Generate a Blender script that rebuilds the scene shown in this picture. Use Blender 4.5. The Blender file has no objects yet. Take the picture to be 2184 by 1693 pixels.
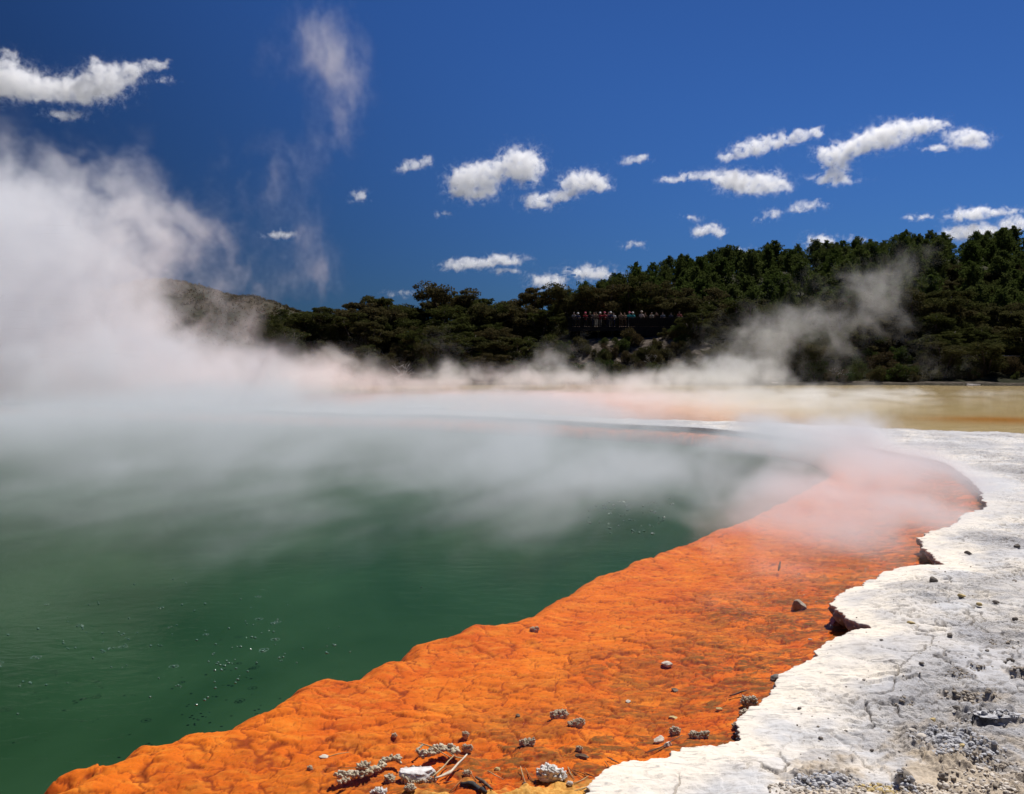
import bpy, math, random
import numpy as np
from mathutils import Vector, Matrix

random.seed(7)
RNG = np.random.default_rng(11)
SC = bpy.context.scene
COL = SC.collection
PI = math.pi
R = math.radians

# ------------------------------------------------------------------ camera maths
FPX, CX, CY = 1891.6, 1092.0, 846.5          # focal length and centre in pixels of a 2184 x 1693 view
CAM_H = 2.0
PITCH = math.atan((CY - 772.0) / FPX)
_f = np.array([0, math.cos(PITCH), -math.sin(PITCH)])
_u = np.array([0, math.sin(PITCH), math.cos(PITCH)])


def ray(u, v):
    return _f + (u - CX) / FPX * np.array([1.0, 0, 0]) - (v - CY) / FPX * _u


def at(u, v, z=0.0):
    d = ray(u, v)
    t = (z - CAM_H) / d[2]
    return np.array([d[0] * t, d[1] * t, z])


def at_depth(u, v, y):
    d = ray(u, v)
    t = y / d[1]
    return np.array([d[0] * t, y, CAM_H + d[2] * t])


# ------------------------------------------------------------------ noise
_P = RNG.permutation(512)
_G = RNG.uniform(0, 2 * PI, 512)
_GX, _GY = np.cos(_G), np.sin(_G)
_JX, _JY, _JV = RNG.random(512), RNG.random(512), RNG.random(512)


def _hash(i, j, s=0):
    return _P[(_P[(i + s * 57) & 511] + j) & 511]


def pn(x, y, s=0):
    xi, yi = np.floor(x).astype(np.int64), np.floor(y).astype(np.int64)
    fx, fy = x - xi, y - yi
    ux, uy = fx * fx * fx * (fx * (fx * 6 - 15) + 10), fy * fy * fy * (fy * (fy * 6 - 15) + 10)

    def g(a, b):
        h = _hash(xi + a, yi + b, s)
        return _GX[h] * (fx - a) + _GY[h] * (fy - b)
    n0 = g(0, 0) * (1 - ux) + g(1, 0) * ux
    n1 = g(0, 1) * (1 - ux) + g(1, 1) * ux
    return (n0 * (1 - uy) + n1 * uy) * 1.4


def fbm(x, y, s=0, o=4, gain=.5, lac=2.03):
    r, a = 0, 1.0
    for k in range(o):
        r = r + a * pn(x, y, s + k)
        x, y, a = x * lac + 3.7, y * lac + 1.3, a * gain
    return r


def worley(x, y, s=0):
    xi, yi = np.floor(x).astype(np.int64), np.floor(y).astype(np.int64)
    f1 = np.full(x.shape, 9.0)
    f2 = np.full(x.shape, 9.0)
    idv = np.zeros(x.shape)
    for a in (-1, 0, 1):
        for b in (-1, 0, 1):
            h = _hash(xi + a, yi + b, s)
            d = np.hypot(xi + a + _JX[h] - x, yi + b + _JY[h] - y)
            c = d < f1
            f2 = np.where(c, f1, np.minimum(f2, d))
            idv = np.where(c, _JV[h], idv)
            f1 = np.where(c, d, f1)
    return f1, f2, idv


def sst(a, b, x):
    t = np.clip((x - a) / (b - a), 0, 1)
    return t * t * (3 - 2 * t)


def catmull(pts, n=4):
    pts = np.asarray(pts, float)
    out = []
    N = len(pts)
    for i in range(N):
        p0, p1, p2, p3 = pts[(i - 1) % N], pts[i], pts[(i + 1) % N], pts[(i + 2) % N]
        for k in range(n):
            t = k / n
            out.append(.5 * ((2 * p1) + (-p0 + p2) * t + (2 * p0 - 5 * p1 + 4 * p2 - p3) * t * t + (-p0 + 3 * p1 - 3 * p2 + p3) * t ** 3))
    return np.array(out)


def sdf(poly, x, y):
    """signed distance to a closed polyline (positive inside) and the nearest point"""
    x = x.ravel(); y = y.ravel()
    n = len(x)
    D = np.empty(n); NX = np.empty(n); NY = np.empty(n)
    a = poly; b = np.roll(poly, -1, 0)
    e = b - a
    L2 = (e ** 2).sum(1) + 1e-12
    for s in range(0, n, 20000):
        px = x[s:s + 20000, None] - a[None, :, 0]
        py = y[s:s + 20000, None] - a[None, :, 1]
        t = np.clip((px * e[:, 0] + py * e[:, 1]) / L2, 0, 1)
        dx, dy = px - t * e[:, 0], py - t * e[:, 1]
        d2 = dx * dx + dy * dy
        k = d2.argmin(1)
        r = np.arange(len(k))
        D[s:s + 20000] = np.sqrt(d2[r, k])
        NX[s:s + 20000] = x[s:s + 20000] - dx[r, k]
        NY[s:s + 20000] = y[s:s + 20000] - dy[r, k]
        yy = y[s:s + 20000, None]
        cr = ((a[None, :, 1] <= yy) != (b[None, :, 1] <= yy)) & (px < (yy - a[None, :, 1]) / np.where(e[:, 1] == 0, 1e-9, e[:, 1]) * e[:, 0])
        D[s:s + 20000] *= np.where(cr.sum(1) % 2 == 1, 1, -1)
    return D, NX, NY


# ------------------------------------------------------------------ object helpers
def tag(o, label=None, cat=None, group=None, kind=None):
    if label: o['label'] = label
    if cat: o['category'] = cat
    if group: o['group'] = group
    if kind: o['kind'] = kind
    return o


def mesh_obj(name, verts, faces, mat=None, parent=None, smooth=True, attrs=None):
    me = bpy.data.meshes.new(name)
    verts = np.asarray(verts, np.float32)
    if isinstance(faces, np.ndarray):
        k = faces.shape[1]
        me.vertices.add(len(verts)); me.vertices.foreach_set('co', verts.ravel())
        me.loops.add(faces.size); me.loops.foreach_set('vertex_index', faces.astype(np.int32).ravel())
        me.polygons.add(len(faces))
        me.polygons.foreach_set('loop_start', np.arange(0, faces.size, k, dtype=np.int32))
        me.update(calc_edges=True)
    else:
        me.from_pydata(verts.tolist(), [], faces)
    me.polygons.foreach_set('use_smooth', np.full(len(me.polygons), smooth))
    for k, v in (attrs or {}).items():
        at_ = me.attributes.new(k, 'FLOAT', 'POINT')
        at_.data.foreach_set('value', np.asarray(v, np.float32))
    if mat: me.materials.append(mat)
    o = bpy.data.objects.new(name, me)
    COL.objects.link(o)
    if parent: o.parent = parent
    return o


def empty(name, loc=(0, 0, 0), rz=0):
    o = bpy.data.objects.new(name, None)
    o.empty_display_size = .2
    o.location = loc; o.rotation_euler = (0, 0, rz)
    COL.objects.link(o)
    return o


def copy_tree(o, parent=None):
    c = o.copy()
    COL.objects.link(c)
    if parent: c.parent = parent
    for ch in list(o.children): copy_tree(ch, c)
    return c


def grid_faces(nr, nc):
    i = np.arange(nr - 1)[:, None] * nc + np.arange(nc - 1)[None, :]
    i = i.ravel()
    return np.stack([i, i + 1, i + nc + 1, i + nc], 1)


def compact(verts, faces, keep, attrs=None):
    f = faces[keep]
    used = np.unique(f)
    m = np.full(len(verts), -1, np.int64); m[used] = np.arange(len(used))
    return verts[used], m[f], {k: v[used] for k, v in (attrs or {}).items()}


def tube(pts, rads, ns=6, cap=True):
    pts = [Vector(p) for p in pts]
    V, F = [], []
    for i, p in enumerate(pts):
        d = (pts[min(i + 1, len(pts) - 1)] - pts[max(i - 1, 0)]).normalized()
        a = d.orthogonal().normalized() if i == 0 else (a - d * a.dot(d)).normalized()
        b = d.cross(a)
        for k in range(ns):
            t = 2 * PI * k / ns
            V.append(p + (a * math.cos(t) + b * math.sin(t)) * rads[i])
    for i in range(len(pts) - 1):
        for k in range(ns):
            F.append((i * ns + k, i * ns + (k + 1) % ns, (i + 1) * ns + (k + 1) % ns, (i + 1) * ns + k))
    if cap:
        F.append(tuple(range(ns - 1, -1, -1))); F.append(tuple(range((len(pts) - 1) * ns, len(pts) * ns)))
    return V, F


class MB:
    def __init__(s): s.V, s.F = [], []

    def add(s, V, F):
        n = len(s.V); s.V += [tuple(v) for v in V]; s.F += [tuple(i + n for i in f) for f in F]
        return s

    def tube(s, pts, rads, ns=6): return s.add(*tube(pts, rads, ns))

    def box(s, x0, x1, y0, y1, z0, z1):
        V = [(x, y, z) for x in (x0, x1) for y in (y0, y1) for z in (z0, z1)]
        return s.add(V, [(0, 1, 3, 2), (4, 6, 7, 5), (0, 4, 5, 1), (2, 3, 7, 6), (0, 2, 6, 4), (1, 5, 7, 3)])

    def build(s, name, mat, parent=None, smooth=False): return mesh_obj(name, s.V, s.F, mat, parent, smooth)


# ------------------------------------------------------------------ materials
ALB = .85                                     # all surface colours were judged at exposure 0


class NT:
    def __init__(s, name):
        s.m = bpy.data.materials.new(name); s.m.use_nodes = True
        s.t = s.m.node_tree; s.t.nodes.clear()
        s.out = s.n('ShaderNodeOutputMaterial')

    def n(s, typ, **kw):
        nd = s.t.nodes.new(typ)
        for k, v in kw.items():
            if k.startswith('i_'):
                key = k[2:]; key = int(key) if key.isdigit() else key.replace('_', ' ')
                if isinstance(v, tuple) and hasattr(v[0], 'outputs'): s.t.links.new(v[0].outputs[v[1]], nd.inputs[key])
                elif hasattr(v, 'outputs'): s.t.links.new(v.outputs[0], nd.inputs[key])
                else: nd.inputs[key].default_value = v
            else: setattr(nd, k, v)
        return nd

    def geo(s): return s.n('ShaderNodeNewGeometry')

    def pos(s, sx=1, sy=1, sz=1, obj=False):
        src = (s.n('ShaderNodeTexCoord'), 3) if obj else (s.n('ShaderNodeNewGeometry'), 0)
        return s.n('ShaderNodeVectorMath', operation='MULTIPLY', i_0=src, i_1=(sx, sy, sz))

    def noise(s, vec, scale, detail=4, rough=.55, dist=0):
        return s.n('ShaderNodeTexNoise', i_Vector=vec, i_Scale=scale, i_Detail=detail, i_Roughness=rough, i_Distortion=dist)

    def ramp(s, fac, stops, interp='LINEAR'):
        nd = s.n('ShaderNodeValToRGB', i_0=fac)
        cr = nd.color_ramp; cr.interpolation = interp
        while len(cr.elements) < len(stops): cr.elements.new(.5)
        for e, (p, c) in zip(cr.elements, stops):
            e.position = p; e.color = (c, c, c, 1) if isinstance(c, (int, float)) else (c[0] * ALB, c[1] * ALB, c[2] * ALB, 1)
        return nd

    def mix(s, fac, a, b, blend='MIX'):
        nd = s.n('ShaderNodeMix', data_type='RGBA', blend_type=blend)
        for k, v in ((0, fac), (6, a), (7, b)):
            if hasattr(v, 'outputs'):
                o = v.outputs[2] if v.bl_idname == 'ShaderNodeMix' else v.outputs[0]
                s.t.links.new(o, nd.inputs[k])
            elif k == 0: nd.inputs[0].default_value = v
            else: nd.inputs[k].default_value = (v[0] * ALB, v[1] * ALB, v[2] * ALB, 1)
        return nd

    def col(s, nd): return (nd, 2) if nd.bl_idname == 'ShaderNodeMix' else (nd, 0)

    def attr(s, name): return s.n('ShaderNodeAttribute', attribute_name=name)

    def bump(s, h, strength=.5, dist=.01, normal=None):
        b = s.n('ShaderNodeBump', i_Height=h, i_Strength=strength, i_Distance=dist)
        if normal: s.t.links.new(normal.outputs[0], b.inputs['Normal'])
        return b

    def principled(s, color, rough=.8, bump=None, spec=.3, **kw):
        p = s.n('ShaderNodeBsdfPrincipled', i_Roughness=rough)
        p.inputs['Specular IOR Level'].default_value = spec
        if hasattr(color, 'outputs'): s.t.links.new(s.col(color)[0].outputs[s.col(color)[1]], p.inputs['Base Color'])
        else: p.inputs['Base Color'].default_value = (color[0] * ALB, color[1] * ALB, color[2] * ALB, 1)
        if bump: s.t.links.new(bump.outputs[0], p.inputs['Normal'])
        s.t.links.new(p.outputs[0], s.out.inputs[0])
        return p


def m_simple(name, c, rough=.8, scale=6, var=.35, bump=.3, obj=True):
    t = NT(name)
    v = t.pos(obj=obj)
    n = t.noise(v, scale, 5)
    lo = tuple(x * (1 - var) for x in c); hi = tuple(min(1, x * (1 + var)) for x in c)
    t.principled(t.ramp(n, [(.3, lo), (.7, hi)]), rough, t.bump(n, bump, .02))
    return t.m


M = {}
# sinter crust
t = NT('sinter')
v = t.pos()
big = t.noise(v, .55, 5, .6, .4)
mid = t.noise(v, 3.2, 6, .62, .3)
fine = t.noise(v, 26, 6, .7)
vs = t.pos(9, 30, 20)
streak = t.noise(vs, 1.0, 5, .65, .6)
c = t.mix(t.ramp(mid, [(.38, 0), (.62, 1)]), (.82, .75, .65), (.66, .655, .65))
c = t.mix(t.ramp(big, [(.46, 0), (.58, .7)]), c, (.50, .50, .52))
cr_ = t.attr('cream')
c = t.mix(t.n('ShaderNodeMath', operation='MULTIPLY', i_0=(cr_, 2), i_1=t.ramp(mid, [(.30, .25), (.52, .95)])), c, (.92, .83, .69))
c = t.mix(t.n('ShaderNodeMath', operation='MULTIPLY', i_0=(t.attr('rgh'), 2), i_1=t.ramp(mid, [(.35, .15), (.6, .8)])), c, (.43, .42, .43))
c = t.mix(t.ramp(streak, [(.53, 0), (.66, .7)]), c, (.34, .31, .29))
c = t.mix(t.ramp(fine, [(.56, 0), (.70, .65)]), c, (.36, .32, .28))
g = t.attr('grey')
gcol = t.mix(t.ramp(fine, [(.35, 0), (.65, 1)]), (.20, .18, .165), (.50, .49, .50))
c = t.mix((lambda nd: nd)(t.n('ShaderNodeMath', operation='MULTIPLY', i_0=(g, 2), i_1=1.0)), c, gcol)
tan = t.attr('tan')
c = t.mix(t.n('ShaderNodeMath', operation='MULTIPLY', i_0=(tan, 2), i_1=1.0), c, (.58, .46, .31))
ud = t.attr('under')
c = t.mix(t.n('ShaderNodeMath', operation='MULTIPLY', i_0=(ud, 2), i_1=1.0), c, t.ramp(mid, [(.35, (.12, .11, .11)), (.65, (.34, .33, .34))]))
pt_ = t.attr('pit')
c = t.mix(t.n('ShaderNodeMath', operation='MULTIPLY', i_0=(pt_, 2), i_1=.85), c, (.24, .21, .185))
rg_ = t.attr('rgh')
bm_h = t.n('ShaderNodeMath', operation='MULTIPLY', i_0=fine, i_1=t.n('ShaderNodeMath', operation='MULTIPLY_ADD', i_0=(rg_, 2), i_1=1.0, i_2=.12))
b1 = t.bump(bm_h, .9, .03)
b2 = t.bump(streak, .35, .015, b1)
t.principled(c, .9, b2, .2)
M['sinter'] = t.m

# orange shelf
t = NT('orange_bed')
v = t.pos()
n1 = t.noise(v, 1.3, 5, .6, .3)
n2 = t.noise(t.pos(14, 26, 14), 1, 5, .65, .3)
n3 = t.noise(v, 60, 4, .6)
c = t.mix(t.ramp(n1, [(.35, 0), (.7, 1)]), (.62, .108, .004), (.80, .195, .008))
n4 = t.noise(t.pos(5, 11, 5), 1, 6, .7, .4)
c = t.mix(t.ramp(n4, [(.48, 0), (.66, .55)]), c, (.84, .30, .03))
c = t.mix(t.ramp(n3, [(.56, 0), (.72, .45)]), c, (.40, .07, .006))
olv = t.attr('olive')
oo = t.n('ShaderNodeMath', operation='MULTIPLY', i_0=(olv, 2), i_1=t.ramp(n2, [(.36, 0), (.56, 1)]))
c = t.mix(oo, c, (.20, .085, .016))
ck = t.attr('crack')
c = t.mix(t.n('ShaderNodeMath', operation='MULTIPLY', i_0=(ck, 2), i_1=.85), c, (.20, .026, .003))
yl = t.attr('sand')
c = t.mix(t.n('ShaderNodeMath', operation='MULTIPLY', i_0=(yl, 2), i_1=1.0), c, t.ramp(n3, [(.3, (.50, .20, .03)), (.7, (.80, .46, .12))]))
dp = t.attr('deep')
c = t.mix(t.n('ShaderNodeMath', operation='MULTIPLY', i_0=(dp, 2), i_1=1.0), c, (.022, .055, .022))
t.principled(c, .85, t.bump(n3, .25, .008), .1)
M['orange'] = t.m

t = NT('deep_green')
v = t.pos()
n1 = t.noise(v, .35, 5, .6, .8)
t.principled(t.ramp(n1, [(.3, (.014, .046, .017)), (.7, (.028, .074, .032))]), .9, None, .0)
M['deep'] = t.m


def water_mat(name, scale, strength, k, tint, rough=.04, dist=.02):
    t = NT(name)
    v = t.pos(1, 1.8, 1)
    n1 = t.noise(v, scale, 5, .6, .5)
    b = t.bump(n1, strength, dist)
    fr = t.n('ShaderNodeFresnel', i_IOR=1.33); t.t.links.new(b.outputs[0], fr.inputs['Normal'])
    fm = t.n('ShaderNodeMath', operation='MULTIPLY', i_0=fr, i_1=k)
    tr = t.n('ShaderNodeBsdfTransparent', i_Color=(*tint, 1))
    gl = t.n('ShaderNodeBsdfGlossy', i_Roughness=rough, i_Color=(1, 1, 1, 1)); t.t.links.new(b.outputs[0], gl.inputs['Normal'])
    mx = t.n('ShaderNodeMixShader', i_0=fm, i_1=tr, i_2=gl)
    t.t.links.new(mx.outputs[0], t.out.inputs[0])
    return t.m


M['water'] = water_mat('pool_water', 4.0, .20, .26, (.98, .99, .97))
M['twater'] = water_mat('terrace_water', 2.5, .2, .8, (.95, .93, .85))

t = NT('terrace_bed')
v = t.pos(.10, .55, 1)
n1 = t.noise(v, 1, 6, .6, .4)
n2 = t.noise(t.pos(.6, 2.2, 1), 1, 6, .65)
c = t.mix(t.ramp(n2, [(.35, 0), (.68, 1)]), (.52, .41, .22), (.66, .55, .36))
c = t.mix(t.ramp(n1, [(.56, 0), (.70, .6)]), c, (.36, .19, .06))
pk = t.attr('pink')
c = t.mix(t.n('ShaderNodeMath', operation='MULTIPLY', i_0=(pk, 2), i_1=.9), c, (.78, .27, .12))
och = t.attr('ochre')
c = t.mix(t.n('ShaderNodeMath', operation='MULTIPLY', i_0=(och, 2), i_1=.9), c, (.52, .22, .02))
t.principled(c, .9, t.bump(n2, .3, .03), .1)
M['terrace'] = t.m

t = NT('hill_soil')
v = t.pos()
n1 = t.noise(v, .35, 6, .65)
n2 = t.noise(v, 2.5, 5, .6)
c = t.mix(t.ramp(n1, [(.45, 0), (.62, 1)]), (.020, .022, .010), (.045, .042, .022))
c = t.mix(t.ramp(n2, [(.55, 0), (.7, .5)]), c, (.07, .06, .04))
rk = t.attr('rock')
c = t.mix(t.n('ShaderNodeMath', operation='MULTIPLY', i_0=(rk, 2), i_1=.9), c, t.ramp(n2, [(.35, (.045, .034, .026)), (.7, (.19, .155, .13))]))
t.principled(c, .95, t.bump(n2, .6, .2), .05)
M['soil'] = t.m

t = NT('far_hill')
v = t.pos()
n1 = t.noise(v, .03, 6, .65)
n2 = t.noise(v, .25, 5, .65)
c = t.mix(t.ramp(n1, [(.42, 0), (.62, 1)]), (.028, .034, .016), (.075, .060, .040))
c = t.mix(t.ramp(n2, [(.5, 0), (.7, .6)]), c, (.11, .09, .065))
t.principled(c, .95, t.bump(n2, .9, 2.0), .05)
M['farhill'] = t.m


def leaf_mat(name, a, b, c2, transl=.25):
    t = NT(name)
    oi = t.n('ShaderNodeObjectInfo')
    n = t.noise(t.pos(obj=True), 1.1, 4, .6)
    col = t.mix(t.ramp(n, [(.35, 0), (.65, 1)]), a, b)
    col = t.mix(t.ramp((lambda q: q)(t.n('ShaderNodeMath', operation='MULTIPLY', i_0=(oi, 5), i_1=1.0)), [(.2, 0), (1, .9)]), col, c2)
    d = t.n('ShaderNodeBsdfDiffuse'); t.t.links.new(col.outputs[2], d.inputs[0])
    tl = t.n('ShaderNodeBsdfTranslucent'); t.t.links.new(col.outputs[2], tl.inputs[0])
    mx = t.n('ShaderNodeMixShader', i_0=transl, i_1=d, i_2=tl)
    t.t.links.new(mx.outputs[0], t.out.inputs[0])
    return t.m


M['pine'] = leaf_mat('pine_needles', (.060, .088, .020), (.115, .155, .036), (.115, .135, .040))
M['kanuka'] = leaf_mat('kanuka_leaves', (.050, .060, .018), (.095, .105, .030), (.105, .085, .040))
M['shrub'] = leaf_mat('shrub_leaves', (.055, .060, .022), (.10, .095, .035), (.095, .066, .035))
M['greenshrub'] = leaf_mat('green_shrub_leaves', (.035, .060, .015), (.070, .105, .025), (.09, .10, .03))
M['bark'] = m_simple('bark', (.075, .058, .045), .9, 9, .4, .6)
M['deadwood'] = m_simple('bleached_wood', (.42, .39, .36), .85, 12, .25, .4)
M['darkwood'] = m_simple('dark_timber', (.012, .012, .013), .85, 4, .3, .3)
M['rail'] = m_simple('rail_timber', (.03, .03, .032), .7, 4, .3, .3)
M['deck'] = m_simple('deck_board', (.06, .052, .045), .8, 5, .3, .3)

# mineral crust: pale knobs, darker between
t = NT('mineral_crust')
g = t.geo()
v = t.pos(obj=True)
n1 = t.noise(v, 45, 5, .65)
n2 = t.noise(v, 9, 3, .5)
c = t.mix(t.ramp(n1, [(.35, 0), (.62, 1)]), (.34, .27, .18), (.74, .65, .50))
c = t.mix(t.ramp(n2, [(.55, 0), (.72, .6)]), c, (.45, .30, .10))
t.principled(c, .85, t.bump(n1, .7, .006), .25)
M['crust'] = t.m
t = NT('white_crust')
v = t.pos(obj=True)
n1 = t.noise(v, 38, 5, .65)
c = t.mix(t.ramp(n1, [(.33, 0), (.58, 1)]), (.50, .44, .36), (.88, .85, .80))
t.principled(c, .85, t.bump(n1, .8, .008), .2)
M['whitecrust'] = t.m
t = NT('white_stone')
v = t.pos(obj=True)
n1 = t.noise(v, 16, 6, .65, .3)
c = t.mix(t.ramp(n1, [(.42, 0), (.66, 1)]), (.84, .80, .77), (.52, .46, .43))
t.principled(c, .85, t.bump(n1, .7, .012), .2)
M['whitestone'] = t.m
M['greystone'] = m_simple('grey_stone', (.215, .185, .155), .9, 22, .5, .6)
M['brownstone'] = m_simple('wet_brown_stone', (.14, .075, .03), .6, 18, .4, .4)
M['yellowstone'] = m_simple('yellow_stone', (.58, .44, .20), .85, 18, .3, .4)
M['palestone'] = m_simple('pale_stone', (.70, .63, .54), .85, 20, .25, .4)
M['scab'] = m_simple('brown_scab', (.40, .34, .27), .9, 22, .4, .5)
M['straw'] = m_simple('dry_straw', (.50, .37, .20), .7, 20, .3, .2)
M['palestraw'] = m_simple('bleached_straw', (.72, .62, .48), .7, 20, .2, .2)
M['needle'] = m_simple('rusty_needle', (.34, .15, .045), .7, 20, .3, .2)
M['twig'] = m_simple('brown_twig', (.16, .105, .07), .85, 20, .4, .4)
M['blackwood'] = m_simple('charred_wood', (.035, .032, .034), .7, 16, .5, .6)
t = NT('bubble_film')
p = t.principled((.10, .20, .14), .12, None, .8)
M['bubble'] = t.m

# ------------------------------------------------------------------ world and sun
SUN_EL, SUN_AZ = 57.0, 40.0                  # azimuth clockwise from the view direction
w = bpy.data.worlds.new('World'); SC.world = w; w.use_nodes = True
wt = w.node_tree
bg = wt.nodes['Background']
sky = wt.nodes.new('ShaderNodeTexSky'); sky.sky_type = 'NISHITA'
sky.sun_disc = False; sky.sun_elevation = R(SUN_EL); sky.sun_rotation = R(SUN_AZ)
sky.altitude = 300; sky.air_density = 1.0; sky.dust_density = .15; sky.ozone_density = 3.0
tint = wt.nodes.new('ShaderNodeMix'); tint.data_type = 'RGBA'; tint.blend_type = 'MULTIPLY'
tint.inputs[0].default_value = 1; tint.inputs[7].default_value = (.165, .335, .65, 1)
wt.links.new(sky.outputs[0], tint.inputs[6])
# the clear sky is deepest at right angles to the sun
tc = wt.nodes.new('ShaderNodeTexCoord')
dp = wt.nodes.new('ShaderNodeVectorMath'); dp.operation = 'DOT_PRODUCT'
dp.inputs[1].default_value = (math.sin(R(SUN_AZ)) * math.cos(R(SUN_EL)), math.cos(R(SUN_AZ)) * math.cos(R(SUN_EL)), math.sin(R(SUN_EL)))
wt.links.new(tc.outputs['Generated'], dp.inputs[0])
mrs = wt.nodes.new('ShaderNodeMapRange'); mrs.interpolation_type = 'SMOOTHSTEP'
mrs.inputs[1].default_value = .30; mrs.inputs[2].default_value = .72; mrs.inputs[3].default_value = .40; mrs.inputs[4].default_value = 1.06
wt.links.new(dp.outputs['Value'], mrs.inputs[0])
pol = wt.nodes.new('ShaderNodeMix'); pol.data_type = 'RGBA'; pol.blend_type = 'MULTIPLY'; pol.inputs[0].default_value = 1
wt.links.new(tint.outputs[2], pol.inputs[6]); wt.links.new(mrs.outputs[0], pol.inputs[7])
wt.links.new(pol.outputs[2], bg.inputs[0])
bg.inputs[1].default_value = .0715
sun_dir = Vector((math.sin(R(SUN_AZ)) * math.cos(R(SUN_EL)), math.cos(R(SUN_AZ)) * math.cos(R(SUN_EL)), math.sin(R(SUN_EL))))
L = bpy.data.lights.new('sun', 'SUN'); L.energy = 4.8; L.angle = R(.53); L.color = (1, .955, .90)
lo = bpy.data.objects.new('sun', L); COL.objects.link(lo)
lo.rotation_euler = sun_dir.to_track_quat('Z', 'Y').to_euler()
lo.location = (20, 20, 60)

cd = bpy.data.cameras.new('camera'); co = bpy.data.objects.new('camera', cd); COL.objects.link(co)
cd.sensor_fit = 'HORIZONTAL'; cd.angle = 2 * math.atan(1092 / FPX); cd.clip_start = .1; cd.clip_end = 30000
co.location = (0, 0, CAM_H); co.rotation_euler = (PI / 2 - PITCH, 0, 0)
SC.camera = co
vs_ = SC.view_settings
vs_.view_transform = 'Standard'; vs_.look = 'None'; vs_.gamma = 1; vs_.use_curve_mapping = False; vs_.exposure = .25
cy = SC.cycles
cy.use_denoising = True; cy.use_adaptive_sampling = True; cy.adaptive_threshold = .02
cy.max_bounces = 24; cy.diffuse_bounces = 3; cy.glossy_bounces = 2; cy.transparent_max_bounces = 12; cy.volume_bounces = 22
cy.volume_step_rate = 2.2; cy.volume_max_steps = 256

# ------------------------------------------------------------------ outlines
rim_px = [(1240, 1693, .05), (1262, 1675, .05), (1310, 1640, .05), (1350, 1622, .06), (1420, 1608, .06), (1500, 1590, .06), (1555, 1578, .07), (1574, 1560, .08), (1580, 1535, .08),
          (1602, 1510, .08), (1620, 1493, .09), (1642, 1468, .09), (1660, 1445, .09), (1690, 1425, .10), (1722, 1404, .10), (1758, 1378, .10), (1800, 1354, .11), (1850, 1340, .12),
          (1832, 1329, .13), (1803, 1316, .14), (1783, 1298, .14), (1774, 1284, .14), (1798, 1263, .14), (1864, 1237, .13), (1896, 1221, .13), (1945, 1208, .13), (2002, 1205, .13),
          (1997, 1190, .14), (1975, 1170, .14), (1965, 1153, .14), (1976, 1137, .14), (2008, 1127, .14), (2042, 1117, .13), (2044, 1108, .13), (2056, 1098, .13), (2103, 1084, .13), (2098, 1070, .13),
          (2088, 1045, .13), (2064, 1020, .13), (2044, 1006, .13), (2015, 988, .13), (1947, 972, .13), (1886, 961, .13), (1850, 953, .13), (1823, 948, .13), (1742, 938, .13),
          (1640, 927, .13), (1497, 913, .13), (1334, 905, .13), (1200, 897, .13), (1060, 889, .13), (900, 883, .13), (700, 880, .13)]
rim_ctrl = [at(*p)[:2] for p in rim_px] + [(-12.5, 36.5), (-20, 40), (-28, 41), (-35, 37), (-40, 28), (-39, 18), (-32, 9), (-22, 3.5), (-12, 1.0), (-6, .6), (-3.2, 1.2), (-1.6, 2.3), (-.5, 3.1), (.05, 3.65)]
RIM = catmull(rim_ctrl, 4)
edge_px = [(80, 1693), (130, 1645), (200, 1614), (250, 1607), (300, 1577), (345, 1573), (400, 1550), (470, 1547), (520, 1516), (590, 1490), (640, 1455), (700, 1436), (742, 1438), (790, 1415), (845, 1397),
           (880, 1366), (920, 1355), (962, 1350), (1000, 1327), (1060, 1330), (1120, 1305), (1160, 1282), (1210, 1262), (1260, 1228), (1330, 1202), (1400, 1176), (1480, 1148), (1560, 1116), (1640, 1080),
           (1720, 1040), (1785, 1006), (1780, 985), (1730, 965), (1640, 950), (1500, 933), (1300, 921), (1000, 907), (850, 900)]
edge_ctrl = [at(u, v, -.06)[:2] for u, v in edge_px] + [(-12, 33.5), (-20, 37), (-28, 38), (-33, 34), (-37, 27), (-36, 18), (-30, 11), (-22, 6.5), (-13, 3.6), (-7, 2.3), (-3.6, 2.7)]
EDGE = catmull(edge_ctrl, 3)
# where the sinter ends and the terrace water begins (closed round the pool and the near sinter)
ter_ctrl = [at(u, v, .05)[:2] for u, v in [(2700, 955), (2400, 938), (2184, 931), (2020, 926), (1850, 920), (1700, 911), (1600, 907), (1450, 903), (1334, 900), (1200, 892), (1060, 885), (900, 879), (700, 876)]] + \
    [(-12.5, 38.5), (-20, 42), (-29, 43), (-37, 39), (-43, 28), (-43, 16), (-40, -10), (0, -30), (40, -10)]
TER = catmull(ter_ctrl, 3)


def polar(az, r):
    A, Rr = np.meshgrid(np.radians(az), r)
    return np.sin(A) * Rr, np.cos(A) * Rr


BUMPS = [(776, 1627, 38), (831, 1656, 29), (808, 1683, 41), (875, 1675, 27), (841, 1567, 14), (993, 1566, 18), (997, 1592, 25), (661, 1637, 14), (1192, 1516, 43), (1230, 1535, 40), (1124, 1576, 38), (1235, 1594, 18),
         (1439, 1556, 29), (1491, 1557, 47), (1140, 1339, 21), (1598, 1493, 36), (1587, 1520, 26), (1572, 1545, 26), (997, 1645, 22), (1540, 1590, 20), (1241, 1611, 34), (1404, 1578, 34), (1424, 1587, 27), (1436, 1530, 23),
         (1535, 1512, 19), (1702, 1293, 38), (1659, 1446, 32), (891, 1650, 70), (930, 1620, 40), (960, 1615, 36), (740, 1664, 30), (770, 1660, 30), (800, 1650, 30), (830, 1640, 30)]
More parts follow.
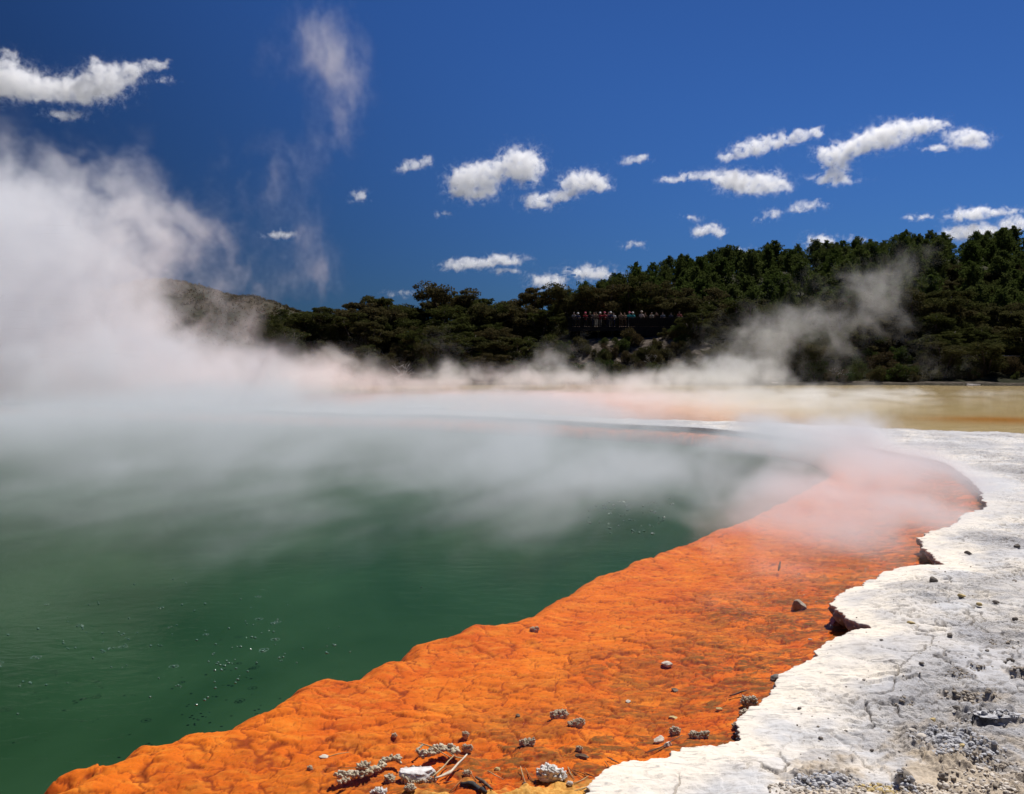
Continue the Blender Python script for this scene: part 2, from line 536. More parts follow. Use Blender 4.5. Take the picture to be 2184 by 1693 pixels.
# ------------------------------------------------------------------ orange shelf (pool bed)
az = np.concatenate([np.linspace(-75, -36, 60, endpoint=False), np.linspace(-36, 34, 1050), np.linspace(34.3, 50, 40)])
rr = np.concatenate([np.linspace(.8, 3.5, 50, endpoint=False), np.geomspace(3.5, 14, 560, endpoint=False), np.geomspace(14, 58, 240)])
X, Y = polar(az, rr)
shp = X.shape
x, y = X.ravel(), Y.ravel()
d_rim, _, _ = sdf(RIM, x, y)
d_edge, _, _ = sdf(EDGE, x, y)          # positive inside the deep part
e = -d_edge                             # positive on the shelf
e = e + .06 * fbm(x * 3.0, y * 3.0, 21, 3)
wx, wy = x + .10 * fbm(x * 4, y * 4, 3, 3), y + .08 * fbm(x * 4 + 9, y * 4, 4, 3)
f1, f2, iv = worley(wx * 3.2, wy * 5.0, 1)
h1 = np.clip(f2 - f1, 0, .5)
wx2, wy2 = x + .05 * fbm(x * 8, y * 8, 5, 3), y + .035 * fbm(x * 8 + 4, y * 8, 6, 3)
g1, g2, iv2 = worley(wx2 * 7.5, wy2 * 12.0, 2)
h2 = np.clip(g2 - g1, 0, .5)
k1, k2, iv3 = worley(wx2 * 15, wy2 * 24.0, 7)
rimness = 1 - sst(.1, 2.3, d_rim + .35 * fbm(x * 1.4, y * 1.4, 58, 3))       # broken slabs nearer the rim, smooth mounds at the drop
big = fbm(x * .9, y * .9, 31, 3)
near = sst(30, 8, y)
fine_ = fbm(x * 14, y * 22, 55, 3)
tilt = .02 * ((wx * 3.2 - np.floor(wx * 3.2)) - .5) * 0
pil = (np.sqrt(np.clip(h1 * 5.5, 0, 1)) * .016 + .014 * (iv - .5)) * (.45 + .55 * sst(-.35, .4, big)) + (np.sqrt(np.clip(h2 * 7, 0, 1)) * .0085 + .013 * (iv2 - .5)) * (.45 + .55 * rimness) \
    + (.35 + .65 * rimness) * (.0045 * np.sqrt(np.clip((k2 - k1) * 6, 0, 1)) + .006 * (iv3 - .5)) + .0035 * fine_ + .012 * fbm(x * 2.6, y * 4, 56, 3) - .018
mound = .035 * np.exp(-((e - .16) / .16) ** 2) * (1 + .8 * pn(x * 2.2, y * 2.2, 9))
zb = -.062 - .022 * sst(.5, 2.2, d_rim) + .018 * big + pil * near + mound * .8
zb = np.minimum(zb, -.014 - .012 * sst(.2, .9, d_rim))
zb = zb * (1 - .75 * (1 - sst(-.05, .55, d_rim))) + .02 * (1 - sst(-.25, .12, d_rim)) * 1.0
# the bed swells up under every rock that stands in the shallows
for (u_, v_, w_) in BUMPS:
    c0 = at(u_, v_ + w_ * .3, 0); rr0 = w_ * c0[1] / FPX * .85
    g_ = .75 * np.exp(-((x - c0[0]) ** 2 + (y - c0[1]) ** 2) / rr0 ** 2)
    zb = zb + .6 * g_ * np.clip(-.012 - zb, 0, 1)
# the shallow bar of sand that breaks the surface at the bottom of the view
sx, sy = at(1050, 1696, 0)[:2]
bar = np.exp(-(((x - sx) / .50) ** 2 + ((y - sy + .14) / .38) ** 2))
zb = zb + .088 * bar * (1 + .5 * fbm(x * 7, y * 7, 41, 3))
fall = np.clip(-e, 0, 9)
zb = np.where(e < .12, zb - .8 * np.clip(.12 - e, 0, 9) ** 1.5 - .42 * fall, zb)
crack = (1 - sst(.0, .10, h2)) * (.5 + .5 * rimness) + .9 * (1 - sst(.0, .06, h1)) + .6 * rimness * (1 - sst(0, .12, k2 - k1))
olive = np.clip((rimness * 1.1 + .35 * sst(.0, .5, pn(x * 1.3, y * 1.3, 50))) * sst(.3, .62, iv2 + .25 * pn(x * 4, y * 4, 51)), 0, 1)
olive = np.maximum(olive * rimness, .8 * rimness * sst(.55, .75, iv))
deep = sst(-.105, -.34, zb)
sand = np.clip(sst(-.012, .012, zb) * sst(.05, .35, bar + .9 * (1 - sst(-.1, .15, d_rim))), 0, 1)
V = np.stack([x, y, zb], 1)
F = grid_faces(*shp)
keep = (zb[F].min(1) > -.75) & (d_rim[F].max(1) > -.45) & (y[F].max(1) > -1)
V, F, A_ = compact(V, F, keep, dict(olive=olive, crack=np.clip(crack, 0, 1), deep=deep, sand=sand))
o = mesh_obj('orange_mineral_shelf', V, F, M['orange'], attrs=A_)
tag(o, kind='structure')


def bed_z(px, py):
    """height of the shelf under a point (nearest built vertex)"""
    i = ((BEDN[:, 0] - px) ** 2 + (BEDN[:, 1] - py) ** 2).argmin()
    return BEDN[i, 2]


BEDN = V[(V[:, 1] < 14) & (V[:, 0] > -4) & (V[:, 2] > -.2)]

# deep turbid water below the clear surface, then the surface itself
ang = np.linspace(0, 2 * PI, 5)[:-1]


def ngon(name, poly, z, mat):
    c0 = poly.mean(0)
    me = bpy.data.meshes.new(name)
    import bmesh
    bm = bmesh.new()
    vs = [bm.verts.new((p[0], p[1], z)) for p in poly]
    f = bm.faces.new(vs)
    bmesh.ops.triangulate(bm, faces=[f])
    bm.normal_update()
    if sum(ff.normal.z for ff in bm.faces) < 0: bmesh.ops.reverse_faces(bm, faces=bm.faces)
    bm.to_mesh(me); bm.free()
    me.materials.append(mat)
    ob = bpy.data.objects.new(name, me); COL.objects.link(ob)
    return tag(ob, kind='structure')


ngon('deep_pool_water', EDGE + 0, -.30, M['deep'])
out = []
for i in range(len(RIM)):
    a_, b_ = RIM[i - 1], RIM[(i + 1) % len(RIM)]
    tt = b_ - a_; nn = np.array([tt[1], -tt[0]]) / (np.hypot(*tt) + 1e-9)
    out.append(RIM[i])
# water surface: a sheet wider than the rim, hidden under the sinter lip
WP = catmull([(p[0], p[1]) for p in rim_ctrl], 2)
cen = np.array([-12., 20.])
wv = WP + (WP - cen) / np.linalg.norm(WP - cen, axis=1)[:, None] * .35
ngon('pool_water', wv, 0.0, M['water'])

# ------------------------------------------------------------------ sinter terrace
az = np.concatenate([np.linspace(-100, -10, 330, endpoint=False), np.linspace(-10, 3, 160, endpoint=False), np.linspace(3, 35, 760), np.linspace(35.3, 130, 110)])
rr = np.concatenate([np.linspace(.4, 3.6, 60, endpoint=False), np.geomspace(3.6, 12, 560, endpoint=False), np.geomspace(12, 50, 380)])
X, Y = polar(az, rr)
shp = X.shape
x, y = X.ravel(), Y.ravel()
d, nx, ny = sdf(RIM, x, y)
dt, _, _ = sdf(TER, x, y)
rad = np.hypot(x, y)
# fine wobble of the rim
s_out = np.clip(-d, 0, 50)
base = .055 + .085 * sst(4.6, 6.6, y)
base = np.where(x < 0, .055 + .085 * sst(10, 20, y), base)
lipx = .028 * (1 - np.exp(-s_out / .25))
undul = .035 * fbm(x * .8, y * .8, 61, 4) * sst(0, .5, s_out) + .012 * fbm(x * 4, y * 4, 62, 4) * sst(0, .12, s_out)
# thin overlapping plates: small terraced steps running along the rim
ph = s_out * 5.5 + 1.4 * fbm(x * 1.6, y * 1.6, 63, 4)
ph = s_out * 3.2 + 2.2 * fbm(x * 1.3, y * 1.9, 63, 5)
fr_ = ph - np.floor(ph)
plates = .019 * fr_ * (.3 + .7 * sst(-.2, .3, fbm(x * .8, y * .8, 86, 3))) * sst(.15, .5, s_out)
stepedge = (sst(.06, .0, fr_) + sst(.94, 1, fr_)) * sst(.2, .5, s_out) * sst(-.1, .3, fbm(x * .8, y * .8, 86, 3))
w1, w2, wi = worley(x * 2.2 + .35 * fbm(x * 3, y * 3, 64, 3), y * 2.2 + .35 * fbm(x * 3 + 5, y * 3, 65, 3), 9)
crk = (1 - sst(.0, .045, w2 - w1)) * sst(.12, .4, s_out) * sst(-.35, .05, pn(x * .9, y * .9, 66))
pit = sst(.30, .46, fbm(x * 13, y * 20, 68, 4, .62)) * sst(-.35, .35, fbm(x * 1.1, y * 1.1, 69, 3)) * sst(.05, .3, s_out)
rgh = sst(-.40, .25, fbm(x * .9, y * 1.2, 87, 4)) * sst(.15, .9, s_out)
grain = (.0012 + .0065 * rgh) * fbm(x * 16, y * 24, 67, 4, .6)
top = base + lipx + undul + plates + grain - .028 * crk - .012 * pit
grey = np.zeros_like(x)
tanv = np.zeros_like(x)
rough_patches = [(2040, 1575, 105, 42, .035, .9), (2068, 1473, 72, 11, .035, .8), (1754, 1640, 85, 20, .030, .9), (1929, 1653, 30, 17, .05, .9), (2113, 1516, 75, 14, .04, .85), (1925, 1481, 27, 6, .02, .7),
                 (2048, 1432, 28, 11, .015, .65), (2084, 1420, 18, 7, .015, .65), (2174, 1436, 25, 10, .03, .8), (1760, 1590, 70, 22, .012, .55), (1880, 1480, 120, 40, .004, .18), (2150, 1010, 60, 18, .01, .5),
                 (2150, 1260, 90, 20, .006, .3), (1960, 1262, 90, 14, .012, .5), (2120, 1150, 70, 14, .012, .45), (2168, 1365, 30, 9, .02, .7), (2130, 1380, 40, 9, .012, .55), (1850, 1560, 60, 18, .006, .35),
                 (2130, 1650, 120, 40, .01, .4), (1990, 1690, 200, 30, .012, .5)]
bw1, bw2, bi = worley(x * 20 + .4 * pn(x * 30, y * 30, 71), y * 20, 11)
lump = np.sqrt(np.clip(.75 - bw1, 0, 1))
cw1, cw2, ci = worley(x * 46, y * 46, 12)
lump2 = np.sqrt(np.clip(.75 - cw1, 0, 1))
wob = .38 * fbm(x * 3.2, y * 3.2, 72, 4) + .2 * fbm(x * 11, y * 11, 73, 3)
for (u, v_, ru, rv, hh, gg) in rough_patches:
    c0 = at(u, v_, .12)
    a_ = ru / FPX * c0[1]
    b_ = at(u, v_ - rv, .12)[1] - c0[1]
    q = np.hypot((x - c0[0]) / a_, (y - c0[1]) / b_) + wob
    mk = sst(1.06, .66, q)
    top = top + mk * (hh * .55 + hh * 1.0 * (lump - .4) * (.4 + bi) + .25 * hh * lump2)
    grey = np.maximum(grey, gg * mk)
    tanv = np.maximum(tanv, .4 * sst(1.4, 1.0, q) * (1 - mk) * (gg > .75))
gv = sst(1.45, .9, np.hypot((x - 2.75) / 1.35, (y - 3.5) / .72) + wob)
tanv = np.maximum(tanv, .75 * gv)
top = top + gv * .012 * lump2
# ledge: the crust steps down by a few centimetres toward the bottom of the view
led = sst(.0, .22, 4.36 + .22 * np.sin(x * 2.1) + .12 * fbm(x * 4, y * 4, 75, 3) - y) * sst(1.2, 1.6, x) * sst(5, 4.2, x)
top = top - .02 * led
grey = np.clip(grey, 0, 1)
cream = sst(.60, .05, s_out + .35 * fbm(x * 2.5, y * 2.5, 78, 4)) * sst(13, 9, y)
cream = np.clip(cream - grey, 0, 1)
# down under the terrace water beyond the sinter
top = top - sst(.35, -.8, dt + .12 * fbm(x * 1.5, y * 1.5, 77, 3)) * .28
zs = top.copy(); xs, ys = x.copy(), y.copy()
wlip = .012 * rad + .035
q = np.clip(d / wlip, 0, 1)
ins = d > 0
ix, iy = (x - nx) / np.maximum(d, 1e-6), (y - ny) / np.maximum(d, 1e-6)
rough_lip = fbm(nx * 9, ny * 9, 81, 3)
T = (.95 + .6 * rough_lip)
offs = np.interp(q, [0, .10, .22, .30, .5, .75, 1], [0, .004, -.004, .012, -.012, -.10, -.38])
drop = np.interp(q, [0, .12, .3, .5, .75, 1], [0, .010, .040, .078, .105, .24])
offs = offs + .012 * fbm(nx * 28, ny * 28 + q * 3, 82, 3) * sst(.05, .2, q)
drop = drop + .012 * fbm(nx * 20 + q * 4, ny * 20, 85, 3) * sst(.1, .4, q)
baseT = np.interp(base, [.05, .14], [.55, 1.0])
xs = np.where(ins, nx + ix * offs, xs)
ys = np.where(ins, ny + iy * offs, ys)
zs = np.where(ins, top - drop * np.clip(T, .6, 1.5) * baseT, zs)
# scalloped edge
sc = .042 * fbm(nx * 5, ny * 5, 83, 4) + .016 * fbm(nx * 17, ny * 17, 84, 4)
nearlip = np.exp(-s_out / .10) * (d <= 0) + ins
inx, iny = np.where(ins, ix, -(x - nx) / np.maximum(-d, 1e-6)), np.where(ins, iy, -(y - ny) / np.maximum(-d, 1e-6))
xs = xs + inx * sc * nearlip; ys = ys + iny * sc * nearlip
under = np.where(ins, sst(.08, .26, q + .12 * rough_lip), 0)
V = np.stack([xs, ys, zs], 1)
F = grid_faces(*shp)
keep = (d[F].min(1) < wlip[F].max(1)) & (d[F].max(1) < 1.6 * wlip[F].max(1)) & (dt[F].max(1) > -1.2)
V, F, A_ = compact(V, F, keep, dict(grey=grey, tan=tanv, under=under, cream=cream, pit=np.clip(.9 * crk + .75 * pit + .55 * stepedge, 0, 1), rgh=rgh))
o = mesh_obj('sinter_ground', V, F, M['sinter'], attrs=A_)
tag(o, kind='structure')
SINV = V[A_['under'] < .01]


def sinter_z(px, py):
    i = ((SINV[:, 0] - px) ** 2 + (SINV[:, 1] - py) ** 2).argmin()
    return SINV[i, 2]


# ------------------------------------------------------------------ terrace (shallow far water)
az = np.linspace(-62, 62, 420)
rr = np.geomspace(18, 140, 160)
X, Y = polar(az, rr); shp = X.shape
x, y = X.ravel(), Y.ravel()
dt, _, _ = sdf(TER, x, y)
zz = .0 + .03 * fbm(x * .2, y * .35, 91, 4)
pk = sst(-.30, .10, fbm(x * .06, y * .16, 92, 3) + .1) * sst(14, 2, x) * sst(75, 50, y)
oc0 = at(2130, 890, .03)
och = np.exp(-(((x - oc0[0]) / 2.4) ** 2 + ((y - oc0[1]) / 2.2) ** 2))
V = np.stack([x, y, zz - .06], 1); F = grid_faces(*shp)
keep = dt[F].min(1) < .2
Vb, Fb, A_ = compact(V, F, keep, dict(pink=pk, ochre=och))
tag(mesh_obj('terrace_bed', Vb, Fb, M['terrace'], attrs=A_), kind='structure')
V = np.stack([x, y, np.full_like(x, .035)], 1)
Vb, Fb, _ = compact(V, F, keep)
tag(mesh_obj('terrace_water', Vb, Fb, M['twater']), kind='structure')

# ------------------------------------------------------------------ hillside and ground out to the horizon


def shore(xx):
    return 78.5 + 2.2 * np.sin(xx * .09 + 1) + 1.3 * np.sin(xx * .23) + .02 * np.abs(xx)


def ridge_h(a):
    return np.interp(a, [-.9, -.35, -.15, 0, .06, .12, .163, .24, .32, .45, .577, .8], [1, 1, 2, 4, 9, 17.5, 22, 26, 27, 30, 32.5, 36])


def ground_z(xx, yy):
    xx = np.asarray(xx, float); yy = np.asarray(yy, float)
    sh = shore(xx)
    a = xx / np.maximum(yy, 1)
    bank = -1.3 + 1.5 * sst(-3, .6, yy - sh) + 3.2 * sst(0, 22, yy - sh) + .9 * sst(20, 60, yy - sh)
    # shelf and bluff under the viewing platform
    pl = np.exp(-((xx - 12.6) / 9.5) ** 4)
    bank = bank + pl * (1.9 * sst(4, 15, yy - sh) - .4 * sst(20, 40, yy - sh))
    hill = ridge_h(a) * sst(118, 300, yy) * sst(900, 420, yy)
    n = .35 * fbm(xx * .25, yy * .25, 101, 4) * sst(-1, 4, yy - sh)
    return bank + hill + n


az = np.concatenate([np.linspace(-180, -50, 40, endpoint=False), np.linspace(-50, 50, 520), np.linspace(50.5, 180, 40)])
rr = np.concatenate([np.linspace(0.5, 70, 12, endpoint=False), np.geomspace(70, 130, 190, endpoint=False), np.geomspace(130, 420, 150, endpoint=False), np.geomspace(420, 6000, 40)])
X, Y = polar(az, rr); shp = X.shape
x, y = X.ravel(), Y.ravel()
zz = np.where(y > 60, ground_z(x, y), -1.3)
rock = np.exp(-((x - 12.6) / 10) ** 4) * sst(86, 90, y) * sst(99, 97, y) + .8 * sst(1.5, .2, np.abs(y - shore(x) - .8))
V = np.stack([x, y, zz], 1)
tag(mesh_obj('ground', V, grid_faces(*shp), M['soil'], attrs=dict(rock=np.clip(rock, 0, 1))), kind='structure')

# far hill at left
gx = np.linspace(-330, 20, 260); gy = np.linspace(380, 760, 90)
X, Y = np.meshgrid(gx, gy); x, y = X.ravel(), Y.ravel()
prof = np.interp(x, [(u - CX) / FPX * 520 for u in (-100, 100, 200, 265, 310, 360, 410, 470, 515, 545, 590, 640, 760, 950)],
                 [(772 - v) / FPX * 520 + 2 for v in (700, 650, 628, 616, 602, 597, 604, 622, 634, 631, 645, 664, 705, 772)])
zz = prof * np.exp(-((y - 520) / 95) ** 2) + 1.2 * fbm(x * .06, y * .06, 111, 5, .6) + .6 * np.abs(fbm(x * .3, y * .3, 112, 3)) - 1
tag(mesh_obj('hill', np.stack([x, y, zz], 1), grid_faces(*X.shape), M['farhill']), kind='structure')


# ------------------------------------------------------------------ vegetation prototypes
def leaf_quads(C, size, up=.3, flat=1.0):
    """small randomly turned quads at the points C"""
    n = len(C)
    nrm = RNG.normal(size=(n, 3)); nrm[:, 2] += up * 2
    nrm /= np.linalg.norm(nrm, axis=1)[:, None]
    a = np.cross(nrm, RNG.normal(size=(n, 3))); a /= np.linalg.norm(a, axis=1)[:, None] + 1e-9
    b = np.cross(nrm, a)
    s = (size * RNG.uniform(.6, 1.4, n))[:, None]
    k = RNG.uniform(.35, .8, n)[:, None]
    V = np.stack([C - a * s, C + b * s * k, C + a * s, C - b * s * k], 1).reshape(-1, 3)
    F = np.arange(4 * n).reshape(-1, 4)
    return V, F


def ell(n, c, r, shell=.5):
    p = RNG.normal(size=(n, 3)); p /= np.linalg.norm(p, axis=1)[:, None]
    rad_ = RNG.uniform(shell, 1, n) ** .6
    return np.asarray(c) + p * rad_[:, None] * np.asarray(r)


def pine_proto(seed):
    h = 1.0
    rs = random.Random(seed)
    pts = []
    n_wh = 13
    lean = rs.uniform(-.03, .03)
    for i in range(n_wh):
        f = i / (n_wh - 1)
        zc = .16 + .80 * f
        rad_ = (.24 * math.sqrt(max(0, 1 - ((f - .30) / .73) ** 2)) + .03) * rs.uniform(.55, 1.25)
        nb = rs.randint(4, 7) if f < .9 else 2
        a0 = rs.uniform(0, 6)
        for k in range(nb):
            a = a0 + 2 * PI * k / nb + rs.uniform(-.3, .3)
            rl = rad_ * rs.uniform(.6, 1.2)
            for q in (.45, .75, 1.0):
                c = (math.cos(a) * rl * q + lean * zc, math.sin(a) * rl * q, zc + rl * q * .38)
                pts.append(ell(17, c, (.055, .055, .065), .2))
    pts.append(ell(14, (lean, 0, .98), (.02, .02, .05), .2))
    C = np.concatenate(pts)
    V, F = leaf_quads(C, .026, .1)
    return V, F, tube([(0, 0, -.03), (lean * .5, 0, .5), (lean, 0, .95)], [.022, .014, .004], 6)


def kanuka_proto(seed):
    rs = random.Random(seed)
    limbs = MB(); pts = []
    nst = rs.randint(4, 6)
    for s in range(nst):
        a = 2 * PI * s / nst + rs.uniform(-.5, .5)
        r_ = rs.uniform(.10, .34)
        zt = rs.uniform(.62, .92)
        p0 = (0.03 * math.cos(a), .03 * math.sin(a), -.04)
        p1 = (r_ * .45 * math.cos(a), r_ * .45 * math.sin(a), zt * .45)
        p2 = (r_ * math.cos(a), r_ * math.sin(a), zt)
        limbs.tube([p0, p1, p2], [.022, .015, .006], 5)
        for k in range(rs.randint(5, 8)):
            b = rs.uniform(0, 6.3)
            rb = rs.uniform(.02, .26)
            f = rs.uniform(.80, 1.0) if k < 3 else rs.uniform(.30, .95)
            if k < 3: rb = rs.uniform(.02, .15)
            c = (p2[0] * (.5 + .5 * f) + rb * math.cos(b), p2[1] * (.5 + .5 * f) + rb * math.sin(b), zt * f + rs.uniform(-.05, .08))
            limbs.tube([(p2[0] * f, p2[1] * f, zt * f * .9), c], [.007, .003], 4)
            w_ = rs.uniform(.085, .15)
            pts.append(ell(rs.randint(260, 360), c, (w_, w_, w_ * rs.uniform(.34, .8)), .2))
            for q in range(3):
                b2 = rs.uniform(0, 6.3)
                c2 = (c[0] + w_ * math.cos(b2), c[1] + w_ * math.sin(b2), c[2] + rs.uniform(-.01, .035))
                pts.append(ell(46, c2, (.05, .05, .028), .1))
    for k in range(11):
        a = rs.uniform(0, 6.3); r_ = rs.uniform(.08, .34)
        pts.append(ell(210, (r_ * math.cos(a), r_ * math.sin(a), rs.uniform(.08, .52)), (.15, .15, .11), .3))
    C = np.concatenate(pts)
    V, F = leaf_quads(C, .0155, .25)
    return V, F, (limbs.V, limbs.F)


def shrub_proto(seed):
    rs = random.Random(seed)
    st = MB(); pts = []
    for s in range(rs.randint(8, 13)):
        a = rs.uniform(0, 6.3); r_ = rs.uniform(.0, .55); zt = rs.uniform(.45, 1.0) * (1 - .3 * r_)
        c = (r_ * math.cos(a), r_ * math.sin(a), zt * .86)
        st.tube([(c[0] * .15, c[1] * .15, -.05), (c[0] * .7, c[1] * .7, zt * .5), (c[0], c[1], zt)], [.022, .014, .005], 4)
        w_ = rs.uniform(.16, .28)
        pts.append(ell(rs.randint(90, 150), c, (w_, w_, w_ * .75), .3))
        pts.append(ell(60, (c[0] * .9, c[1] * .9, zt * .42), (w_, w_, .22), .3))
    C = np.concatenate(pts)
    V, F = leaf_quads(C, .038, .25)
    return V, F, (st.V, st.F)


def dead_proto(seed):
    rs = random.Random(seed)
    st = MB()
    for s in range(11):
        a = rs.uniform(0, 6.3); r_ = rs.uniform(.2, .8); zt = rs.uniform(.35, 1.0)
        p1 = Vector((r_ * .5 * math.cos(a), r_ * .5 * math.sin(a), zt * .6)); p2 = Vector((r_ * math.cos(a), r_ * math.sin(a), zt))
        st.tube([(0, 0, -.05), p1, p2], [.028, .02, .008], 4)
        for k in range(3):
            b = p1.lerp(p2, rs.uniform(0, 1))
            st.tube([b, b + Vector((rs.uniform(-.3, .3), rs.uniform(-.3, .3), rs.uniform(-.05, .3)))], [.014, .005], 4)
    return st.V, st.F


def make_proto(kind, seed):
    fn, leaf, name, cn, tn = {'pine': (pine_proto, 'pine', 'pine_tree', 'crown', 'trunk'), 'kanuka': (kanuka_proto, 'kanuka', 'broadleaf_tree', 'crown', 'trunk'),
                              'shrub': (shrub_proto, 'shrub', 'shrub', 'foliage', 'stem'), 'green': (shrub_proto, 'greenshrub', 'green_shrub', 'foliage', 'stem')}[kind]
    V, F, (tv, tf) = fn(seed)
    root = empty(name)
    c = mesh_obj(cn, V, F, M[leaf], root, smooth=False)
    mesh_obj(tn, [tuple(p) for p in tv], tf, M['bark'], root)
    return root


PROTO = {k: [make_proto(k, s * 13 + 5) for s in range(n)] for k, n in (('pine', 6), ('kanuka', 7), ('shrub', 6), ('green', 4))}
USED = set()


def plant(kind, loc, h, wscale, label, cat, group):
    p = random.choice(PROTO[kind])
    if p.name in USED: o = copy_tree(p)
    else: o = p; USED.add(p.name)
    o.location = loc
    o.rotation_euler = (random.uniform(-.05, .05), random.uniform(-.05, .05), random.uniform(0, 6.28))
    o.scale = (h * wscale, h * wscale, h)
    tag(o, label, cat, group)
    return o


# pines on the hill
n_p = 0
for row, yy in enumerate(np.linspace(146, 305, 14)):
    step = 4.6 + .012 * yy
    a = .03 + .02 * ((row * 7) % 3)
    xx = max(.02, .19 - (yy - 150) / 155 * .16) * yy
    while xx < .64 * yy:
        px, py = xx + random.uniform(-1.6, 1.6), yy + random.uniform(-5, 5)
        g = float(ground_z(px, py))
        edge_row = row >= 11
        h = random.uniform(6.5, 10)
        if random.random() < .93:
            lab = 'dark pine whose tip shows on the skyline of the wooded hill' if edge_row else 'dark green pine packed among the others on the slope below the skyline'
            plant('pine', (px, py, g - .3), h, random.uniform(.8, 1.1), lab, 'tree', 'pines along the hilltop skyline' if edge_row else 'pines on the hillside')
            n_p += 1
        xx += step * random.uniform(.8, 1.2)
print('pines', n_p)

# broad trees along the bank and up the slope, first those whose outline shows against the sky
n_k = 0


def tree_at(u, vtop, y, hmin=4, wsc=1.05, lab='', grp='broad trees on the far bank'):
    global n_k
    x_ = (u - CX) / FPX * y
    g = float(ground_z(x_, y))
    top = at_depth(u, vtop, y)[2]
    h = max(hmin, top - g)
    n_k += 1
    return plant('kanuka', (x_, y, g - .2), h, wsc, lab, 'tree', grp)


for (u, v_, y_, ws, lab) in [
        (605, 652, 100, 1.0, 'dull green tree at the left end of the far wood where it meets the steam'), (650, 650, 103, 1.1, 'low rounded tree second from the left end of the far wood'),
        (705, 645, 101, 1.0, 'small tree with a bristly top near the left end of the wood'), (755, 640, 104, .9, 'spiky topped dark tree standing left of the dip in the treeline'),
        (805, 655, 103, 1.0, 'low tree filling the dip in the treeline'), (850, 645, 105, 1.0, 'dark tree rising beside the tall layered tree'),
        (905, 625, 104, 1.1, 'broad dark tree on the left shoulder of the tall layered tree'), (960, 592, 103, 1.0, 'tall tree with flat layered crown, highest of the left wood'),
        (1010, 606, 105, 1.0, 'tree with stepped crown right beside the tall layered tree'), (1050, 630, 102, 1.1, 'rounded tree sloping down from the tall layered tree'),
        (1120, 606, 104, 1.0, 'tree with flat feathery top left of the viewing platform'), (1170, 615, 106, 1.0, 'thin topped tree between two white clouds left of the platform'),
        (1225, 592, 102, 1.1, 'spreading tree rising over the left end of the viewing platform'), (1290, 590, 102, 1.1, 'large green tree standing behind the middle of the platform'),
        (1345, 583, 103, 1.0, 'dark tree behind the platform just below the first pines'), (1400, 600, 102, 1.1, 'bushy tree behind the right half of the platform'),
        (1450, 610, 102, 1.1, 'green tree behind the right end of the platform'), (1510, 610, 108, 1.1, 'olive tree standing right of the viewing platform')]:
    tree_at(u, v_, y_, 4, ws, lab)
for k in range(165):
    u = random.uniform(570, 1250) if k % 2 else random.uniform(1200, 2300); y_ = random.uniform(82.5, 104) if u < 1200 else random.uniform(92, 150)
    if 1195 < u < 1480 and y_ < 101: continue
    x_ = (u - CX) / FPX * y_
    h = random.uniform(3.6, 6.0) if u < 1450 else random.uniform(4.5, 7.5)
    if u < 1250: h = min(h, 2.2 + (y_ - 82) * .16) * random.uniform(.85, 1.25)
    g = float(ground_z(x_, y_))
    lab = 'brownish green broad tree in the mass of the far bank wood left of the platform' if u < 1210 else 'brownish green broad tree on the lower slope right of the platform'
    plant('kanuka', (x_, y_, g - .2), h, random.uniform(.95, 1.35), lab, 'tree', 'trees left of the platform' if u < 1210 else 'trees right of the platform'); n_k += 1
for k in range(36):
    u = random.uniform(1850, 2320); y_ = random.uniform(128, 215)
    x_ = (u - CX) / FPX * y_
    plant('kanuka', (x_, y_, float(ground_z(x_, y_)) - .2), random.uniform(4.5, 7), random.uniform(1.1, 1.5), 'brownish broad tree between the lower slope wood and the pines at right', 'tree', 'broad trees among the right hand pines')
for k in range(40):
    u = random.uniform(1480, 2320); y_ = random.uniform(82, 96)
    x_ = (u - CX) / FPX * y_
    plant('kanuka', (x_, y_, float(ground_z(x_, y_)) - .2), random.uniform(3.0, 5.2), random.uniform(1.1, 1.5), 'dark low tree at the foot of the right hand slope near the water', 'tree', 'low trees by the right shore'); n_k += 1
print('broad', n_k)
for k in range(150):
    u = random.uniform(1205, 1478) if k % 3 == 0 else random.uniform(560, 2300); y_ = random.uniform(80.5, 93)
    x_ = (u - CX) / FPX * y_
    h = random.uniform(1.0, 2.4)
    if 1200 < u < 1480:
        y_ = random.uniform(81, 95); h = random.uniform(1.0, 2.1)
        x_ = (u - CX) / FPX * y_
        lab, grp = 'olive brown shrub on the bare slope under the viewing platform', 'shrubs under the platform'
    elif u <= 1200: lab, grp = 'olive brown shrub along the far shore left of the platform', 'shrubs on the left far shore'
    else: lab, grp = 'olive brown shrub along the far shore right of the platform', 'shrubs on the right far shore'
    plant('green' if random.random() < .25 else 'shrub', (x_, y_, float(ground_z(x_, y_)) - .1), h, random.uniform(.8, 1.1), lab, 'shrub', grp)
for k in range(46):
    u = random.uniform(1480, 2300); y_ = random.uniform(79.8, 84.5)
    x_ = (u - CX) / FPX * y_
    plant('green' if random.random() < .3 else 'shrub', (x_, y_, float(ground_z(x_, y_)) - .1), random.uniform(.8, 1.9), random.uniform(.9, 1.3), 'olive brown shrub along the far shore right of the platform', 'shrub', 'shrubs on the right far shore')
o = plant('green', (*at_depth(2178, 800, 84)[:2], float(ground_z(*at_depth(2178, 800, 84)[:2])) - .1), 2.2, 1.0, 'bright green bush at the water edge by the right border', 'shrub', None)
for (u, y_, h, lab) in [(1130, 90, 2.0, 'bleached bare bush among dark shrubs left of the platform'), (1792, 80, 1.1, 'pale driftwood tangle at the far water edge below the right wood'),
                        (1390, 88, 1.2, 'grey dead bush on the slope under the platform'), (860, 83, 1.5, 'grey dead bush at the foot of the left wood')]:
    x_ = (u - CX) / FPX * y_
    dv, df = dead_proto(int(u))
    o = mesh_obj('dead_bush', [tuple(p) for p in dv], df, M['deadwood'])
    o.location = (x_, y_, float(ground_z(x_, y_))); o.scale = (h * 1.3, h * 1.3, h)
    tag(o, lab, 'dead bush')
